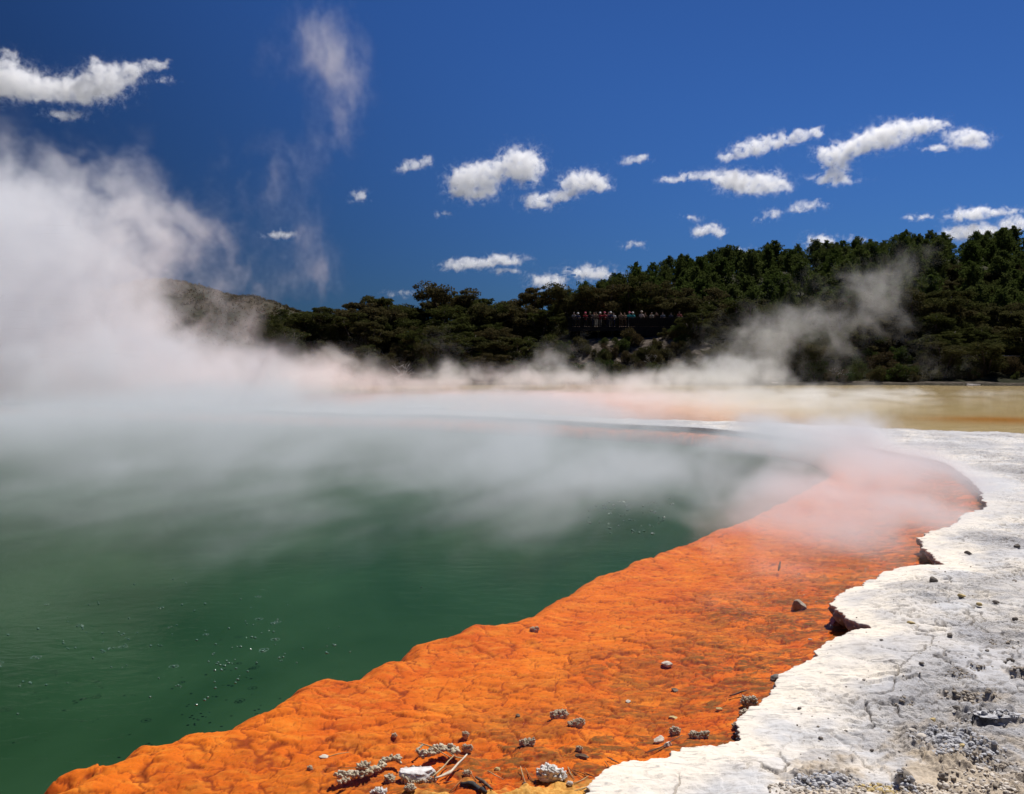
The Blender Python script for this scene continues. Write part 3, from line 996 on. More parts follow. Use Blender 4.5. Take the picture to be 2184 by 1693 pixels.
for k in PROTO:
    for p in PROTO[k]:
        if p.name not in USED:
            for ch in list(p.children): bpy.data.objects.remove(ch)
            bpy.data.objects.remove(p)

# scrub covering the far hill: too many to count
pts = []
for k in range(5200):
    x_, y_ = random.uniform(-300, -40), random.uniform(400, 545)
    pr = np.interp(x_, [(u - CX) / FPX * 520 for u in (-100, 100, 200, 265, 310, 360, 410, 470, 515, 545, 590, 640, 760, 950)],
                   [(772 - v) / FPX * 520 + 2 for v in (700, 650, 628, 616, 602, 597, 604, 622, 634, 631, 645, 664, 705, 772)])
    z_ = pr * math.exp(-((y_ - 520) / 95) ** 2) - .6
    r_ = random.uniform(.7, 1.5)
    pts.append(ell(9, (x_, y_, z_ + r_ * .4), (r_, r_, r_ * .8), .3))
V, F = leaf_quads(np.concatenate(pts), .55, .3)
o = mesh_obj('hill_scrub', V, F, M['shrub'], smooth=False)
tag(o, 'low brown green scrub covering the distant hill', 'scrub', kind='stuff')

# ------------------------------------------------------------------ viewing platform
PY = 97.0
px0, px1 = (1212 - CX) / FPX * PY, (1464 - CX) / FPX * PY
rail_z = at_depth(1300, 675.5, PY)[2]
deck_z = rail_z - 1.12
pf = empty('viewing_platform', (0, 0, 0))
pf.location = ((px0 + px1) / 2, PY, deck_z)
W = (px1 - px0) / 2
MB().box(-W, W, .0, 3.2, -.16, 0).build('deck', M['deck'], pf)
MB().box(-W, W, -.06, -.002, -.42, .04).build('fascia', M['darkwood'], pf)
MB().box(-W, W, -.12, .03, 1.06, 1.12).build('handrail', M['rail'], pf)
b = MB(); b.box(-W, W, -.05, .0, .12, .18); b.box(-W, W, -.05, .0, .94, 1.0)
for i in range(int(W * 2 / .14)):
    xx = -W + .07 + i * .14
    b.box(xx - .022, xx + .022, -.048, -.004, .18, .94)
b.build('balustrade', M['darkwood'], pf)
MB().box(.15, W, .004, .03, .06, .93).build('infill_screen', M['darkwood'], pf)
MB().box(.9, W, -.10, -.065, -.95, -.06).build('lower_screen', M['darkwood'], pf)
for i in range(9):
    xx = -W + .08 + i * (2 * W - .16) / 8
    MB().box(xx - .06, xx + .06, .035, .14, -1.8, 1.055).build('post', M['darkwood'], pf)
tag(pf, 'long dark timber viewing platform with railing under the trees across the water', 'viewing platform')


# ------------------------------------------------------------------ people
def skin_mesh(name, joints, edges, root=0):
    me = bpy.data.meshes.new(name)
    me.from_pydata([j[:3] for j in joints], edges, [])
    ob = bpy.data.objects.new(name, me); COL.objects.link(ob)
    ob.modifiers.new('skin', 'SKIN')
    sl = me.skin_vertices[0].data
    for i, j in enumerate(joints):
        r_ = j[3]; sl[i].radius = (r_ if not isinstance(r_, tuple) else r_[0], r_ if not isinstance(r_, tuple) else r_[1])
        sl[i].use_root = (i == root)
    sm = ob.modifiers.new('sub', 'SUBSURF'); sm.levels = 1; sm.render_levels = 1
    dg = bpy.context.evaluated_depsgraph_get()
    out = bpy.data.meshes.new_from_object(ob.evaluated_get(dg))
    bpy.data.objects.remove(ob); bpy.data.meshes.remove(me)
    return out


def body(pose):
    # facing -y, feet at z 0
    lean = {'stand': 0.0, 'rail': .10, 'lean': .34, 'camera': .03}[pose]
    def t(z): return -lean * max(0, z - .92) * 1.0
    J = [(0, 0, .93, (.155, .11)), (0, t(1.15), 1.12, (.14, .10)), (0, t(1.35), 1.33, (.165, .11)), (0, t(1.45), 1.46, (.065, .06)), (0, t(1.55) - .01, 1.56, (.075, .09)), (0, t(1.66) - .015, 1.66, (.082, .10)), (0, t(1.72), 1.735, (.06, .07))]
    E = [(0, 1), (1, 2), (2, 3), (3, 4), (4, 5), (5, 6)]
    for s in (-1, 1):
        n = len(J)
        J += [(s * .10, 0, .82, .085), (s * .115, -.01, .48, .06), (s * .12, .02, .10, .042), (s * .125, -.10, .045, .04), (s * .125, -.17, .035, .03)]
        E += [(0, n), (n, n + 1), (n + 1, n + 2), (n + 2, n + 3), (n + 3, n + 4)]
        n = len(J)
        sh = (s * .19, t(1.40), 1.39, .058)
        if pose == 'stand': a = [sh, (s * .25, t(1.1) + .02, 1.12, .042), (s * .25, -.06, .88, .032), (s * .245, -.09, .80, .036), (s * .24, -.11, .74, .02)]
        elif pose == 'camera': a = [sh, (s * .27, -.10, 1.16, .042), (s * .12, -.27, 1.44, .032), (s * .07, -.27, 1.53, .036), (s * .03, -.26, 1.57, .02)]
        else: a = [sh, (s * .28, t(1.15) - .10, 1.14, .042), (s * .20, t(1.1) - .34, 1.13, .032), (s * .17, t(1.1) - .43, 1.13, .036), (s * .15, t(1.1) - .48, 1.12, .02)]
        J += a
        E += [(2, n), (n, n + 1), (n + 1, n + 2), (n + 2, n + 3), (n + 3, n + 4)]
    return skin_mesh('body', J, E)


def sub_mesh(me, test, off, name):
    n = len(me.vertices)
    co_ = np.empty(n * 3, np.float32); me.vertices.foreach_get('co', co_); co_ = co_.reshape(-1, 3)
    no = np.array([tuple(v.normal) for v in me.vertices])
    V = co_ + no * off
    fs = [tuple(p.vertices) for p in me.polygons if test(co_[list(p.vertices)].mean(0))]
    used = sorted({i for f in fs for i in f}); mp = {i: k for k, i in enumerate(used)}
    out = bpy.data.meshes.new(name)
    out.from_pydata([tuple(V[i]) for i in used], [], [tuple(mp[i] for i in f) for f in fs])
    out.polygons.foreach_set('use_smooth', np.ones(len(out.polygons), bool))
    return out


BOD = {}
for p in ('stand', 'rail', 'lean', 'camera'):
    m = body(p)
    m.polygons.foreach_set('use_smooth', np.ones(len(m.polygons), bool))
    BOD[p] = (m, sub_mesh(m, lambda c: c[2] > .90 and c[2] < 1.47 and (abs(c[0]) < .275 and (c[1] > -.28 or abs(c[0]) < .1)), .016, 'shirt'),
              sub_mesh(m, lambda c: c[2] <= .92 and c[2] > .09 and abs(c[0]) < .215, .018, 'trousers'),
              sub_mesh(m, lambda c: c[2] > 1.60 and not (c[1] < -.08 - .2 * (p == 'lean') * 0 and c[2] < 1.70), .016, 'hair'))
SKIN = [m_simple('skin_light', (.52, .33, .24), .6, 5, .1, .1), m_simple('skin_tan', (.32, .18, .11), .6, 5, .1, .1)]
_cm = {}


def cloth(c):
    if c not in _cm: _cm[c] = m_simple('cloth', c, .85, 14, .15, .2)
    return _cm[c]


def person(u, pose, shirt, trous, hair, hat, label, sc=1.0, dy=.35, skin=0):
    x_ = (u - CX) / FPX * (PY + dy)
    r = empty('person', (x_, PY + dy, deck_z + .002), random.uniform(-.35, .35))
    r.scale = (sc * .94, sc * .94, sc * .925)
    bm_, sm, tm, hm = BOD[pose]

    def child(name, me, mat):
        me = me.copy(); me.name = name; me.materials.clear(); me.materials.append(mat)
        o = bpy.data.objects.new(name, me); COL.objects.link(o); o.parent = r
        return o
    child('body', bm_, SKIN[skin]); child('shirt', sm, cloth(shirt)); child('trousers', tm, cloth(trous)); child('hair', hm, cloth(hair))
    if hat:
        lz = {'stand': 0, 'rail': .10, 'lean': .34, 'camera': .03}[pose]
        hy = -lz * .78
        V, F = [], []
        prof = [(.175, 1.685), (.17, 1.70), (.112, 1.71), (.108, 1.77), (.085, 1.815), (.02, 1.83)]
        for q, (rr_, zz_) in enumerate(prof):
            for k in range(12):
                V.append((rr_ * math.cos(k * PI / 6), hy + rr_ * 1.1 * math.sin(k * PI / 6), zz_))
        for q in range(len(prof) - 1):
            for k in range(12): F.append((q * 12 + k, q * 12 + (k + 1) % 12, q * 12 + 12 + (k + 1) % 12, q * 12 + 12 + k))
        F.append(tuple(range((len(prof) - 1) * 12, len(prof) * 12)))
        mesh_obj('hat', V, F, cloth(hat), r)
    tag(r, label, 'person', 'visitors along the platform rail')


def zu(zx): return (2000 + zx / 3.9) / 1.7015


WH, TEAL, RED, PINK, NAVY, BLK, TAN_, GRY, GRN, BRN = (.75, .74, .72), (.05, .40, .42), (.40, .035, .05), (.70, .13, .20), (.03, .045, .12), (.015, .015, .017), (.42, .30, .19), (.26, .26, .27), (.06, .10, .04), (.10, .055, .03)
for a in [
    (318, 'rail', GRY, BLK, GRY, None, 'grey haired person, bare arms on the rail, first at the left end of the platform', 1.02, .4),
    (385, 'lean', NAVY, BLK, BRN, WH, 'person bending low under a white hat near the left end of the platform', .95, .3),
    (480, 'lean', RED, BLK, BRN, PINK, 'person in a pink hat and dark red top bending over the rail', .98, .3),
    (548, 'lean', BLK, BLK, BLK, GRN, 'person in dark clothes and a green hat right of the pink hat', 1.0, .35),
    (603, 'stand', GRY, NAVY, BRN, None, 'brown haired person in grey standing behind the rail, left of the tan shirt', 1.02, .6),
    (632, 'rail', TAN_, WH, BLK, None, 'person in a tan shirt and pale trousers at the rail', 1.04, .35),
    (688, 'rail', RED, GRY, BRN, WH, 'person in a red top with a white sun hat', .99, .35),
    (760, 'lean', RED, BLK, BRN, PINK, 'person with bright pink hood leaning on the rail in the platform left half', 1.0, .3),
    (805, 'camera', GRY, NAVY, BRN, None, 'person holding hands up to the face beside the white cap', 1.03, .45),
    (838, 'rail', NAVY, GRY, BRN, WH, 'person in a navy blue top and white cap at the rail', 1.02, .35),
    (880, 'rail', WH, NAVY, BLK, None, 'dark haired person in a white shirt by the rail', .98, .4),
    (980, 'camera', TAN_, BRN, BRN, None, 'person in tan clothes with raised arms at the middle of the platform', 1.0, .4),
    (1035, 'lean', TAN_, BRN, BRN, None, 'brown haired person stooping over the rail at the middle of the platform', .98, .3),
    (1103, 'rail', TEAL, GRY, GRN, PINK, 'person in a teal top and pink cap at the rail', 1.02, .4),
    (1152, 'rail', TEAL, GRY, BRN, WH, 'person in a teal shirt and white hat right of the pink cap', 1.0, .35),
    (1270, 'rail', (.62, .50, .44), BRN, BRN, (.62, .52, .42), 'large person in a pale pinkish shirt and straw hat', 1.07, .3),
    (1325, 'stand', BRN, BLK, BRN, None, 'person in brown standing in shade right of the straw hat', 1.0, .8),
    (1415, 'lean', (.45, .42, .36), BRN, GRY, None, 'pale shirted person bent over the rail in the platform right half', 1.0, .3),
    (1480, 'camera', BRN, BLK, BLK, None, 'person in dark brown with raised arms right of the pale bent person', 1.02, .4),
    (1575, 'rail', (.16, .19, .24), BLK, BRN, None, 'person in a bluish grey top in the shade of the right half', 1.0, .5),
    (1690, 'stand', (.06, .07, .09), BLK, BLK, None, 'dark dressed person in shade second from the right end', 1.0, .7),
    (1805, 'rail', (.38, .12, .09), BLK, BRN, None, 'person in a brick red shirt leaning on the rail, last at the right end', 1.08, .35)]:
    person(zu(a[0]), *a[1:])

# ------------------------------------------------------------------ rocks, crusts and twigs in the shallows


def ico(sub=3):
    import bmesh
    bm = bmesh.new(); bmesh.ops.create_icosphere(bm, subdivisions=sub, radius=1)
    V = np.array([tuple(v.co) for v in bm.verts]); F = np.array([[v.index for v in f.verts] for f in bm.faces]); bm.free()
    return V, F


ICO = {k: ico(k) for k in (1, 2, 3, 4, 5)}


def n3(P, f, s):
    """cheap 3-d noise from three planes"""
    return (pn(P[:, 0] * f + 7.1, P[:, 1] * f + P[:, 2] * f * .7, s) + pn(P[:, 1] * f, P[:, 2] * f + P[:, 0] * f * .6, s + 1) + pn(P[:, 2] * f + 3.3, P[:, 0] * f - P[:, 1] * f * .5, s + 2)) / 2


def rock_mesh(size, seed, angular=.5, sub=4, rough=.08):
    V, F = ICO[sub]
    V = V.copy()
    rs = np.random.default_rng(seed)
    for k in range(int(4 + 10 * angular)):                      # flat cuts make facets
        n = rs.normal(size=3); n /= np.linalg.norm(n)
        c = rs.uniform(.55, .88)
        dd = V @ n
        V = np.where((dd > c)[:, None], V - (dd - c)[:, None] * n * .92, V)
    r_ = 1 + rough * (n3(V, 2.2, seed % 60) + .5 * n3(V, 5, seed % 50) + .28 * n3(V, 11, seed % 40))
    return V * r_[:, None] * np.asarray(size), F


def crust_blob(mb, c, r, seed, n=None):
    """a clump of many small mineral knobs"""
    rs = np.random.default_rng(seed)
    r = np.asarray(r, float)
    k = n or 46
    P = rs.normal(size=(k, 3)); P /= np.linalg.norm(P, axis=1)[:, None]
    P[:, 2] = np.where(P[:, 2] < -.55, -P[:, 2], P[:, 2])
    V0, F0 = ICO[2]
    for p in P:
        s = rs.uniform(.16, .30) * r.mean()
        VV = V0 * (1 + .16 * n3(V0, 2.2, rs.integers(40)))[:, None] * (s * np.array([1, 1, rs.uniform(1.0, 1.9)]))
        t_ = rs.normal(0, .5, 2)
        VV = VV + VV[:, 2:3] * np.array([p[0] * .7 + t_[0] * .3, p[1] * .7 + t_[1] * .3, 0])
        mb.append((VV + np.asarray(c) + p * r * rs.uniform(.62, 1.0), F0))


def join(parts):
    Vs, Fs, n = [], [], 0
    for v, f in parts:
        Vs.append(v); Fs.append(f + n); n += len(v)
    return np.concatenate(Vs), np.concatenate(Fs)


def place(u, v_, z=None):
    p = at(u, v_, 0.0)
    for _ in range(3):
        zz_ = bed_z(p[0], p[1]) if z is None else z
        p = at(u, v_, zz_)
    return p


def mpp(p): return p[1] / FPX          # metres per view pixel at that depth


def crust_rock(u, v_, wpx, label, aspect=.75, hh=.75, mat='crust', lobes=1, seed=0, name='crusted_rock'):
    p = place(u, v_ + wpx * .34)
    s = wpx * mpp(p) / 2 * 1.04
    mb = []
    if lobes == 1:
        crust_blob(mb, (0, 0, s * hh * .34), (s * .80, s * .80 * aspect, s * hh * .74), seed, 84)
    else:
        for k in range(lobes):
            f = (k / (lobes - 1) - .5) * 2
            q = .62 if lobes == 2 else .5
            crust_blob(mb, (f * s * (1 - q), random.uniform(-.2, .2) * s * .4, s * hh * .3 + random.uniform(0, .1) * s), (s * q * .85, s * q * aspect, s * hh * random.uniform(.55, .8)), seed + k, 52)
    core, cf = rock_mesh((s * .7, s * .62 * aspect, s * hh * .8), seed, .3, 3)
    mb.append((core + np.array([0, 0, s * hh * .12]), cf))
    Vv, Ff = join(mb)
    o = mesh_obj(name, Vv, Ff, M[mat])
    o.location = (p[0], p[1], p[2]); o.rotation_euler = (0, 0, random.uniform(-.3, .3))
    return tag(o, label, 'rock')


def stone(u, v_, wpx, label, mat='palestone', flat=.5, asp=.8, ang=.6, seed=0, z=None, on='bed', rz=None, name='stone', sink=.25, sub=4, grp=None, rough=.08):
    if on == 'bed': p = place(u, v_ + wpx * .15)
    else:
        p = at(u, v_, .12)
        for _ in range(2): p = at(u, v_ + wpx * .12, sinter_z(p[0], p[1]))
    s = wpx * mpp(p) / 2 * (1 if on == 'bed' else .8)
    Vv, Ff = rock_mesh((s, s * asp, s * flat), seed, ang, sub, rough)
    o = mesh_obj(name, Vv, Ff, M[mat], smooth=ang < .55)
    o.location = (p[0], p[1], p[2] + s * flat * (1 - sink * 2) + (0 if z is None else z)); o.rotation_euler = (random.uniform(-.12, .12), random.uniform(-.12, .12), rz if rz is not None else random.uniform(0, 6))
    return tag(o, label, 'stone', grp)


# white boulder with a crusty skirt
p = place(891, 1660)
s = 79 * mpp(p) / 2 * 1.05
Vv, Ff = rock_mesh((s, s * .80, s * .42), 37, 1.2, 5, .10)
cap = s * (.20 + .05 * Vv[:, 0] / s - .03 * Vv[:, 1] / s + .035 * n3(Vv / s, 2.5, 3) + .015 * n3(Vv / s, 9, 5))
Vv[:, 2] = np.where(Vv[:, 2] > cap, cap + (Vv[:, 2] - cap) * .12, Vv[:, 2])
br = empty('white_boulder', (p[0], p[1], p[2] + s * .24), -.28)
mesh_obj('stone_top', Vv, Ff, M['whitestone'], br)
mb = []
rs = np.random.default_rng(5)
for k in range(90):
    a = rs.uniform(0, 2 * PI); V0, F0 = ICO[2]
    sz = s * rs.uniform(.05, .10)
    mb.append((V0 * np.array([sz, sz, sz * 1.7]) + np.array([math.cos(a) * s * .93, math.sin(a) * s * .74, -s * .12 + rs.uniform(-.14, .12) * s]), F0))
Vv, Ff = join(mb)
mesh_obj('crust_skirt', Vv, Ff, M['crust'], br)
tag(br, 'flat white boulder with crusty rim, largest pale stone in the orange shallows', 'boulder')

p = place(1178, 1664)
s = 72 * mpp(p) / 2
mb = []
crust_blob(mb, (-s * .15, 0, s * .36), (s * .75, s * .52, s * .48), 77, 90)
crust_blob(mb, (s * .5, s * .05, s * .25), (s * .38, s * .4, s * .36), 78, 40)
core, cf = rock_mesh((s * .9, s * .55, s * .50), 79, .3, 4)
mb.append((core + np.array([0, 0, s * .30]), cf))
Vv, Ff = join(mb)
o = mesh_obj('crusted_rock', Vv, Ff, M['whitecrust']); o.location = (p[0], p[1], p[2] - .004); o.rotation_euler = (0, 0, -.12)
tag(o, 'big knobbly white crusted rock lying near the tip of the white ground', 'rock')


def crust_branch(pts, r, label, seed):
    rs = np.random.default_rng(seed)
    P = [place(u, v_) + np.array([0, 0, .018]) for u, v_ in pts]
    P = [np.array([q[0], q[1], max(q[2], -.02)]) for q in P]
    root = empty('crusted_branch', tuple(P[0]))
    L_ = [q - P[0] for q in P]
    mbs = MB(); mbs.tube(L_, [r * .5] * len(L_), 6); mbs.build('branch', M['twig'], root, True)
    mb = []
    for i in range(len(L_) - 1):
        n = max(3, int(np.linalg.norm(L_[i + 1] - L_[i]) / (r * .42)))
        for k in range(n):
            c = L_[i] + (L_[i + 1] - L_[i]) * (k + .5) / n
            for q in range(4):
                V0, F0 = ICO[2]
                d_ = rs.normal(size=3); d_ /= np.linalg.norm(d_); d_[2] = abs(d_[2]) - .15
                sz = r * rs.uniform(.28, .5)
                VV = V0 * np.array([sz, sz, sz]) * (1 + .15 * n3(V0, 2, rs.integers(40)))[:, None]
                VV = VV + (VV @ d_)[:, None] * d_ * .7
                mb.append((VV + c + d_ * r * rs.uniform(.5, .95), F0))
    Vv, Ff = join(mb)
    mesh_obj('mineral_crust', Vv, Ff, M['crust'], root)
    return tag(root, label, 'branch')


crust_branch([(718, 1675), (745, 1664), (776, 1662), (803, 1650), (825, 1637), (843, 1635), (852, 1645)], .020, 'long crusted branch leading up to the flat white boulder from the left', 3)
crust_branch([(893, 1632), (915, 1628), (938, 1620), (958, 1612), (976, 1618)], .025, 'short thick crusted branch behind the flat white boulder', 4)
crust_branch([(888, 1622), (903, 1610)], .007, 'thin twig with a crusted knob sticking up behind the white boulder', 6)
crust_branch([(722, 1692), (735, 1684), (742, 1678)], .013, 'small crusted twig at the bottom edge below the long crusted branch', 9)
for i, (u, v_, w_, kw, lab) in enumerate([
        (776, 1627, 38, dict(hh=.6), 'crusted rock with yellowish side, above the long crusted branch'),
        (831, 1656, 29, dict(aspect=.9, hh=.85), 'round grey crusted rock tucked left of the flat white boulder'),
        (808, 1683, 41, dict(hh=.6, mat='whitecrust'), 'white topped crusted rock at the bottom edge below the white boulder'),
        (875, 1675, 27, dict(hh=.7), 'grey crusted clump just under the flat white boulder'),
        (841, 1567, 14, dict(hh=1.0), 'tiny lone crusted knob standing in smooth orange water'),
        (993, 1566, 18, dict(hh=1.2), 'upright crusted lump, upper one of a close pair in the orange shallows'),
        (997, 1592, 25, dict(hh=.9, lobes=2), 'crusted lump with a side arm, lower one of a close pair'),
        (661, 1637, 14, dict(hh=1.1), 'tiny crusted knob farthest left in the orange shallows'),
        (1192, 1516, 43, dict(hh=.62, lobes=3, aspect=.8), 'beige crusted rock island, left one of the two side by side in the orange shelf'),
        (1230, 1535, 40, dict(hh=.62, lobes=3, aspect=.8), 'beige crusted rock island, right one of the two side by side in the orange shelf'),
        (1124, 1576, 38, dict(hh=.6, lobes=2), 'low two-humped crusted rock between the close pair and the big white crusted rock'),
        (1235, 1594, 18, dict(hh=.8), 'small tan crusted knob above the dark flat stone'),
        (1439, 1556, 29, dict(hh=.9), 'crusted rock directly behind the split pale rock'),
        (1491, 1557, 47, dict(hh=.5, lobes=3), 'long shaggy crusted rock close to the white ground corner'),
        (1140, 1339, 21, dict(hh=.8, lobes=2), 'lone crusted knob on the far orange mounds by the green water'),
        (1598, 1493, 36, dict(hh=1.0, lobes=2), 'tall crusted plant stub against the white ground edge'),
        (1587, 1520, 26, dict(hh=1.0), 'crusted tuft leaning on the white ground edge below the tall stub'),
        (1572, 1545, 26, dict(hh=.9), 'lowest crusted tuft at the corner of the white ground edge'),
        (997, 1645, 22, dict(hh=.7), 'dark crusted lump at the end of the bleached stalks'),
        (1215, 1668, 18, dict(hh=.7, mat='whitecrust'), 'small white crusted bit beside the big white crusted rock'),
        (1540, 1590, 20, dict(hh=.7), 'crusted bit in the notch below the long shaggy rock')]):
    crust_rock(u, v_, w_, lab, seed=100 + i * 7, **kw)
for i, (u, v_, w_, kw, lab) in enumerate([
        (691, 1611, 22, dict(mat='palestone', flat=.22, ang=.2), 'thin pale disc shaped stone alone on the smooth orange bed'),
        (1241, 1611, 34, dict(mat='brownstone', flat=.35, asp=.5, rz=-.5), 'dark flat elongated stone under the small tan knob'),
        (1404, 1578, 34, dict(mat='palestone', flat=.62, asp=.6, rz=.8, ang=.9), 'larger half of the split pale rock, tilted up'),
        (1424, 1587, 27, dict(mat='palestone', flat=.6, asp=.5, rz=.8, ang=.9), 'smaller half of the split pale rock'),
        (1436, 1530, 23, dict(mat='yellowstone', flat=.4, asp=.6, rz=0), 'flat yellow stone above the crusted rock behind the split rock'),
        (1535, 1512, 19, dict(mat='yellowstone', flat=.45, asp=.55, rz=-.4), 'cream and yellow pointed stone midway to the white ground edge'),
        (1423, 1415, 27, dict(mat='palestone', flat=.42, ang=.4), 'pale submerged stone alone in the middle of the orange shelf'),
        (1702, 1293, 38, dict(mat='scab', flat=.75, ang=.9, asp=.8, rz=.3), 'grey pointed rock rising out of the pink steam near the overhanging rim'),
        (1659, 1446, 32, dict(mat='greystone', flat=.6, ang=.9), 'dark angular rock wedged against the white ground edge'),
        (1060, 1640, 16, dict(mat='yellowstone', flat=.5), 'small ochre stone on the sand bar behind the black log'),
        (1120, 1672, 18, dict(mat='brownstone', flat=.5), 'small brown stone on the sand left of the big white crusted rock'),
        (1478, 1604, 20, dict(mat='yellowstone', flat=.4), 'yellow chip of stone at the foot of the white ground'),
        (1340, 1495, 14, dict(mat='palestone', flat=.4), 'small cream pebble in the orange water right of the two islands'),
        (1105, 1525, 15, dict(mat='brownstone', flat=.4), 'small rusty stone left of the two islands'),
        (1440, 1470, 22, dict(mat='brownstone', flat=.35), 'brown stone sunk in the orange bed below the pale submerged stone')]):
    stone(u, v_, w_, lab, seed=300 + i * 11, **kw)


def stick(name, pts, r, mat, label, cat, lift=.012, on='bed'):
    P = []
    for (u, v_, *h) in pts:
        q = place(u, v_)
        P.append(np.array([q[0], q[1], max(q[2], -.03) + lift + (h[0] if h else 0)]))
    Q = [P[0] + (P[-1] - P[0]) * 0]
    out_ = []
    for i in range(len(P) - 1):
        for k in range(4): out_.append(P[i] + (P[i + 1] - P[i]) * k / 4 + np.array([0, 0, random.uniform(-.4, .4) * r]))
    out_.append(P[-1])
    mb = MB(); n = len(out_)
    mb.tube(out_, [r * (1.05 - .5 * abs(2 * i / (n - 1) - .9)) for i in range(n)], 6)
    o = mb.build(name, M[mat], None, True)
    return tag(o, label, cat)


stick('stalk', [(928, 1669), (960, 1656), (996, 1637, .02)], .0075, 'palestraw', 'thick bleached stalk right of the white boulder', 'stalk', .02)
stick('stalk', [(922, 1669), (945, 1650), (968, 1636, .02)], .0045, 'straw', 'thin bent stalk next to the thick bleached stalk', 'stalk', .03)
stick('stalk', [(940, 1664), (965, 1648), (990, 1640, .01)], .0035, 'palestraw', 'thin pale stalk crossing under the thick bleached stalk', 'stalk', .016)
stick('stalk', [(893, 1629, .05), (925, 1633, .04), (964, 1637, .02)], .0035, 'straw', 'long straw stretching from behind the white boulder over the thick crusted branch', 'stalk', .02)
stick('stalk', [(954, 1630, .03), (975, 1638, .02), (994, 1633, .0)], .003, 'straw', 'fine straw forking beside the thick crusted branch', 'stalk', .02)
stick('log', [(983, 1675), (1003, 1677), (1020, 1686), (1036, 1693)], .017, 'blackwood', 'short charred black log at the bottom edge', 'log', .010)
stick('twig', [(1015, 1663), (1032, 1674), (1050, 1688)], .009, 'twig', 'brown twig lying beside the black log', 'twig')
stick('twig', [(1376, 1612), (1410, 1598), (1455, 1580, .02)], .0032, 'twig', 'long thin twig under the split pale rock', 'twig')
stick('twig', [(1296, 1622), (1320, 1632)], .004, 'twig', 'short dark twig by the white ground edge', 'twig')
stick('twig', [(1556, 1490), (1592, 1483, .02)], .006, 'twig', 'grey twig reaching into the water from the tall crusted stub', 'twig')
stick('stick', [(1660, 1224), (1662, 1223, .03), (1664, 1222, .07)], .012, 'twig', 'dark stick standing up through the pink steam', 'stick')
nd = [((1110, 1642), (1122, 1676)), ((1120, 1645), (1136, 1668)), ((1211, 1640), (1240, 1662)), ((1211, 1640), (1225, 1665)), ((1222, 1644), (1262, 1657)), ((1246, 1650), (1278, 1664)), ((1225, 1673), (1258, 1655)),
      ((1290, 1628), (1305, 1648)), ((770, 1660), (735, 1680)), ((700, 1640), (745, 1625)), ((960, 1690), (985, 1665)), ((1000, 1650), (1020, 1672)), ((1040, 1655), (1075, 1668)), ((720, 1655), (765, 1648)),
      ((945, 1676), (965, 1668)), ((1225, 1690), (1275, 1672)), ((1258, 1682), (1300, 1660)), ((820, 1672), (862, 1668))]
for i, (a, b_) in enumerate(nd):
    q0, q1 = place(*a), place(*b_)
    mid_ = (q0 + q1) / 2
    pts = [np.array([q[0], q[1], max(q[2], -.02) + .006]) for q in (q0, mid_ + np.array([random.uniform(-.006, .006), random.uniform(-.01, .01), 0]), q1)]
    o = MB().tube(pts, [.0022, .0026, .0014], 5).build('pine_needle', M['needle' if i % 3 else 'straw'], None, True)
    far_ = a[0] > 1100
    tag(o, 'thin rusty pine needle on the orange sand beside the big white crusted rock' if far_ else 'thin rusty pine needle in the shallows around the white boulder', 'pine needle',
        'needles by the big white crusted rock' if far_ else 'needles around the white boulder')

# ------------------------------------------------------------------ loose stones on the sinter
for i, (u, v_, w_, m_, lab) in enumerate([
        (1990, 1237, 30, 'greystone', 'dark stone just behind the second overhanging lip'), (2154, 1219, 24, 'yellowstone', 'olive yellow stone near the right border'), (2162, 1240, 20, 'greystone', 'grey stone just below the olive yellow one at the right border'),
        (2050, 1271, 24, 'yellowstone', 'flat yellowish stone in the middle of the white ground'), (2089, 1289, 18, 'yellowstone', 'small cream stone right of the flat yellowish one'), (2124, 1285, 20, 'greystone', 'grey pebble near the right border above the white patch'),
        (2164, 1320, 22, 'greystone', 'dark grey pebble at the right border beside the white patch'), (1943, 1330, 24, 'yellowstone', 'yellow stone on the lobe of the overhanging rim'), (2025, 1354, 22, 'greystone', 'flat brown stone right of the yellow stone'),
        (2155, 1408, 22, 'greystone', 'dark cubic pebble near the right border'), (2144, 1413, 14, 'greystone', 'tiny dark pebble touching the dark cubic one'), (2105, 1387, 14, 'greystone', 'small grey pebble left of the dark cubic one'),
        (1965, 1414, 16, 'greystone', 'small dark pebble on bluish crust in the middle of the white ground'), (1843, 1449, 14, 'palestone', 'small cream pebble near the rim below the overhang'), (1750, 1574, 16, 'greystone', 'small upright dark chip on the white slope'),
        (2041, 1511, 30, 'greystone', 'round lumpy brown stone on the ledge'), (1705, 1510, 14, 'greystone', 'small dark flake on the white slope near the rim'), (1946, 1560, 26, 'palestone', 'cream stone at the left end of the grey rough patch'),
        (1965, 1572, 34, 'palestone', 'larger cream stone below the left end of the grey rough patch'), (2052, 1590, 22, 'yellowstone', 'yellow stone lying on the grey rough patch'), (1990, 1535, 20, 'yellowstone', 'yellow chip on the upper side of the grey rough patch'),
        (1880, 1365, 12, 'greystone', 'tiny dark pebble on the crust right of the dark overhang'), (1700, 1680, 34, 'greystone', 'grey stone at the bottom edge under the dark ledge'), (2010, 1655, 30, 'greystone', 'rounded grey stone in front of the rough patch'),
        (1930, 1658, 52, 'greystone', 'big round grey rock sitting at the edge of the gravel'), (2120, 1590, 26, 'greystone', 'brown stone at the right end of the grey rough patch'), (2090, 1640, 24, 'palestone', 'pale stone amid gravel near the bottom right corner'),
        (1860, 1600, 16, 'greystone', 'small dark stone on the pale slab above the gravel'), (2065, 1180, 22, 'greystone', 'dark slab like stone above the second lip near the right border'), (2170, 1165, 20, 'greystone', 'black crevice stone at the right border')]):
    stone(u, v_, w_, lab, m_, flat=.55, asp=.75, ang=.9 if i % 2 else .5, seed=500 + i * 3, on='sinter', sink=.15, sub=3)
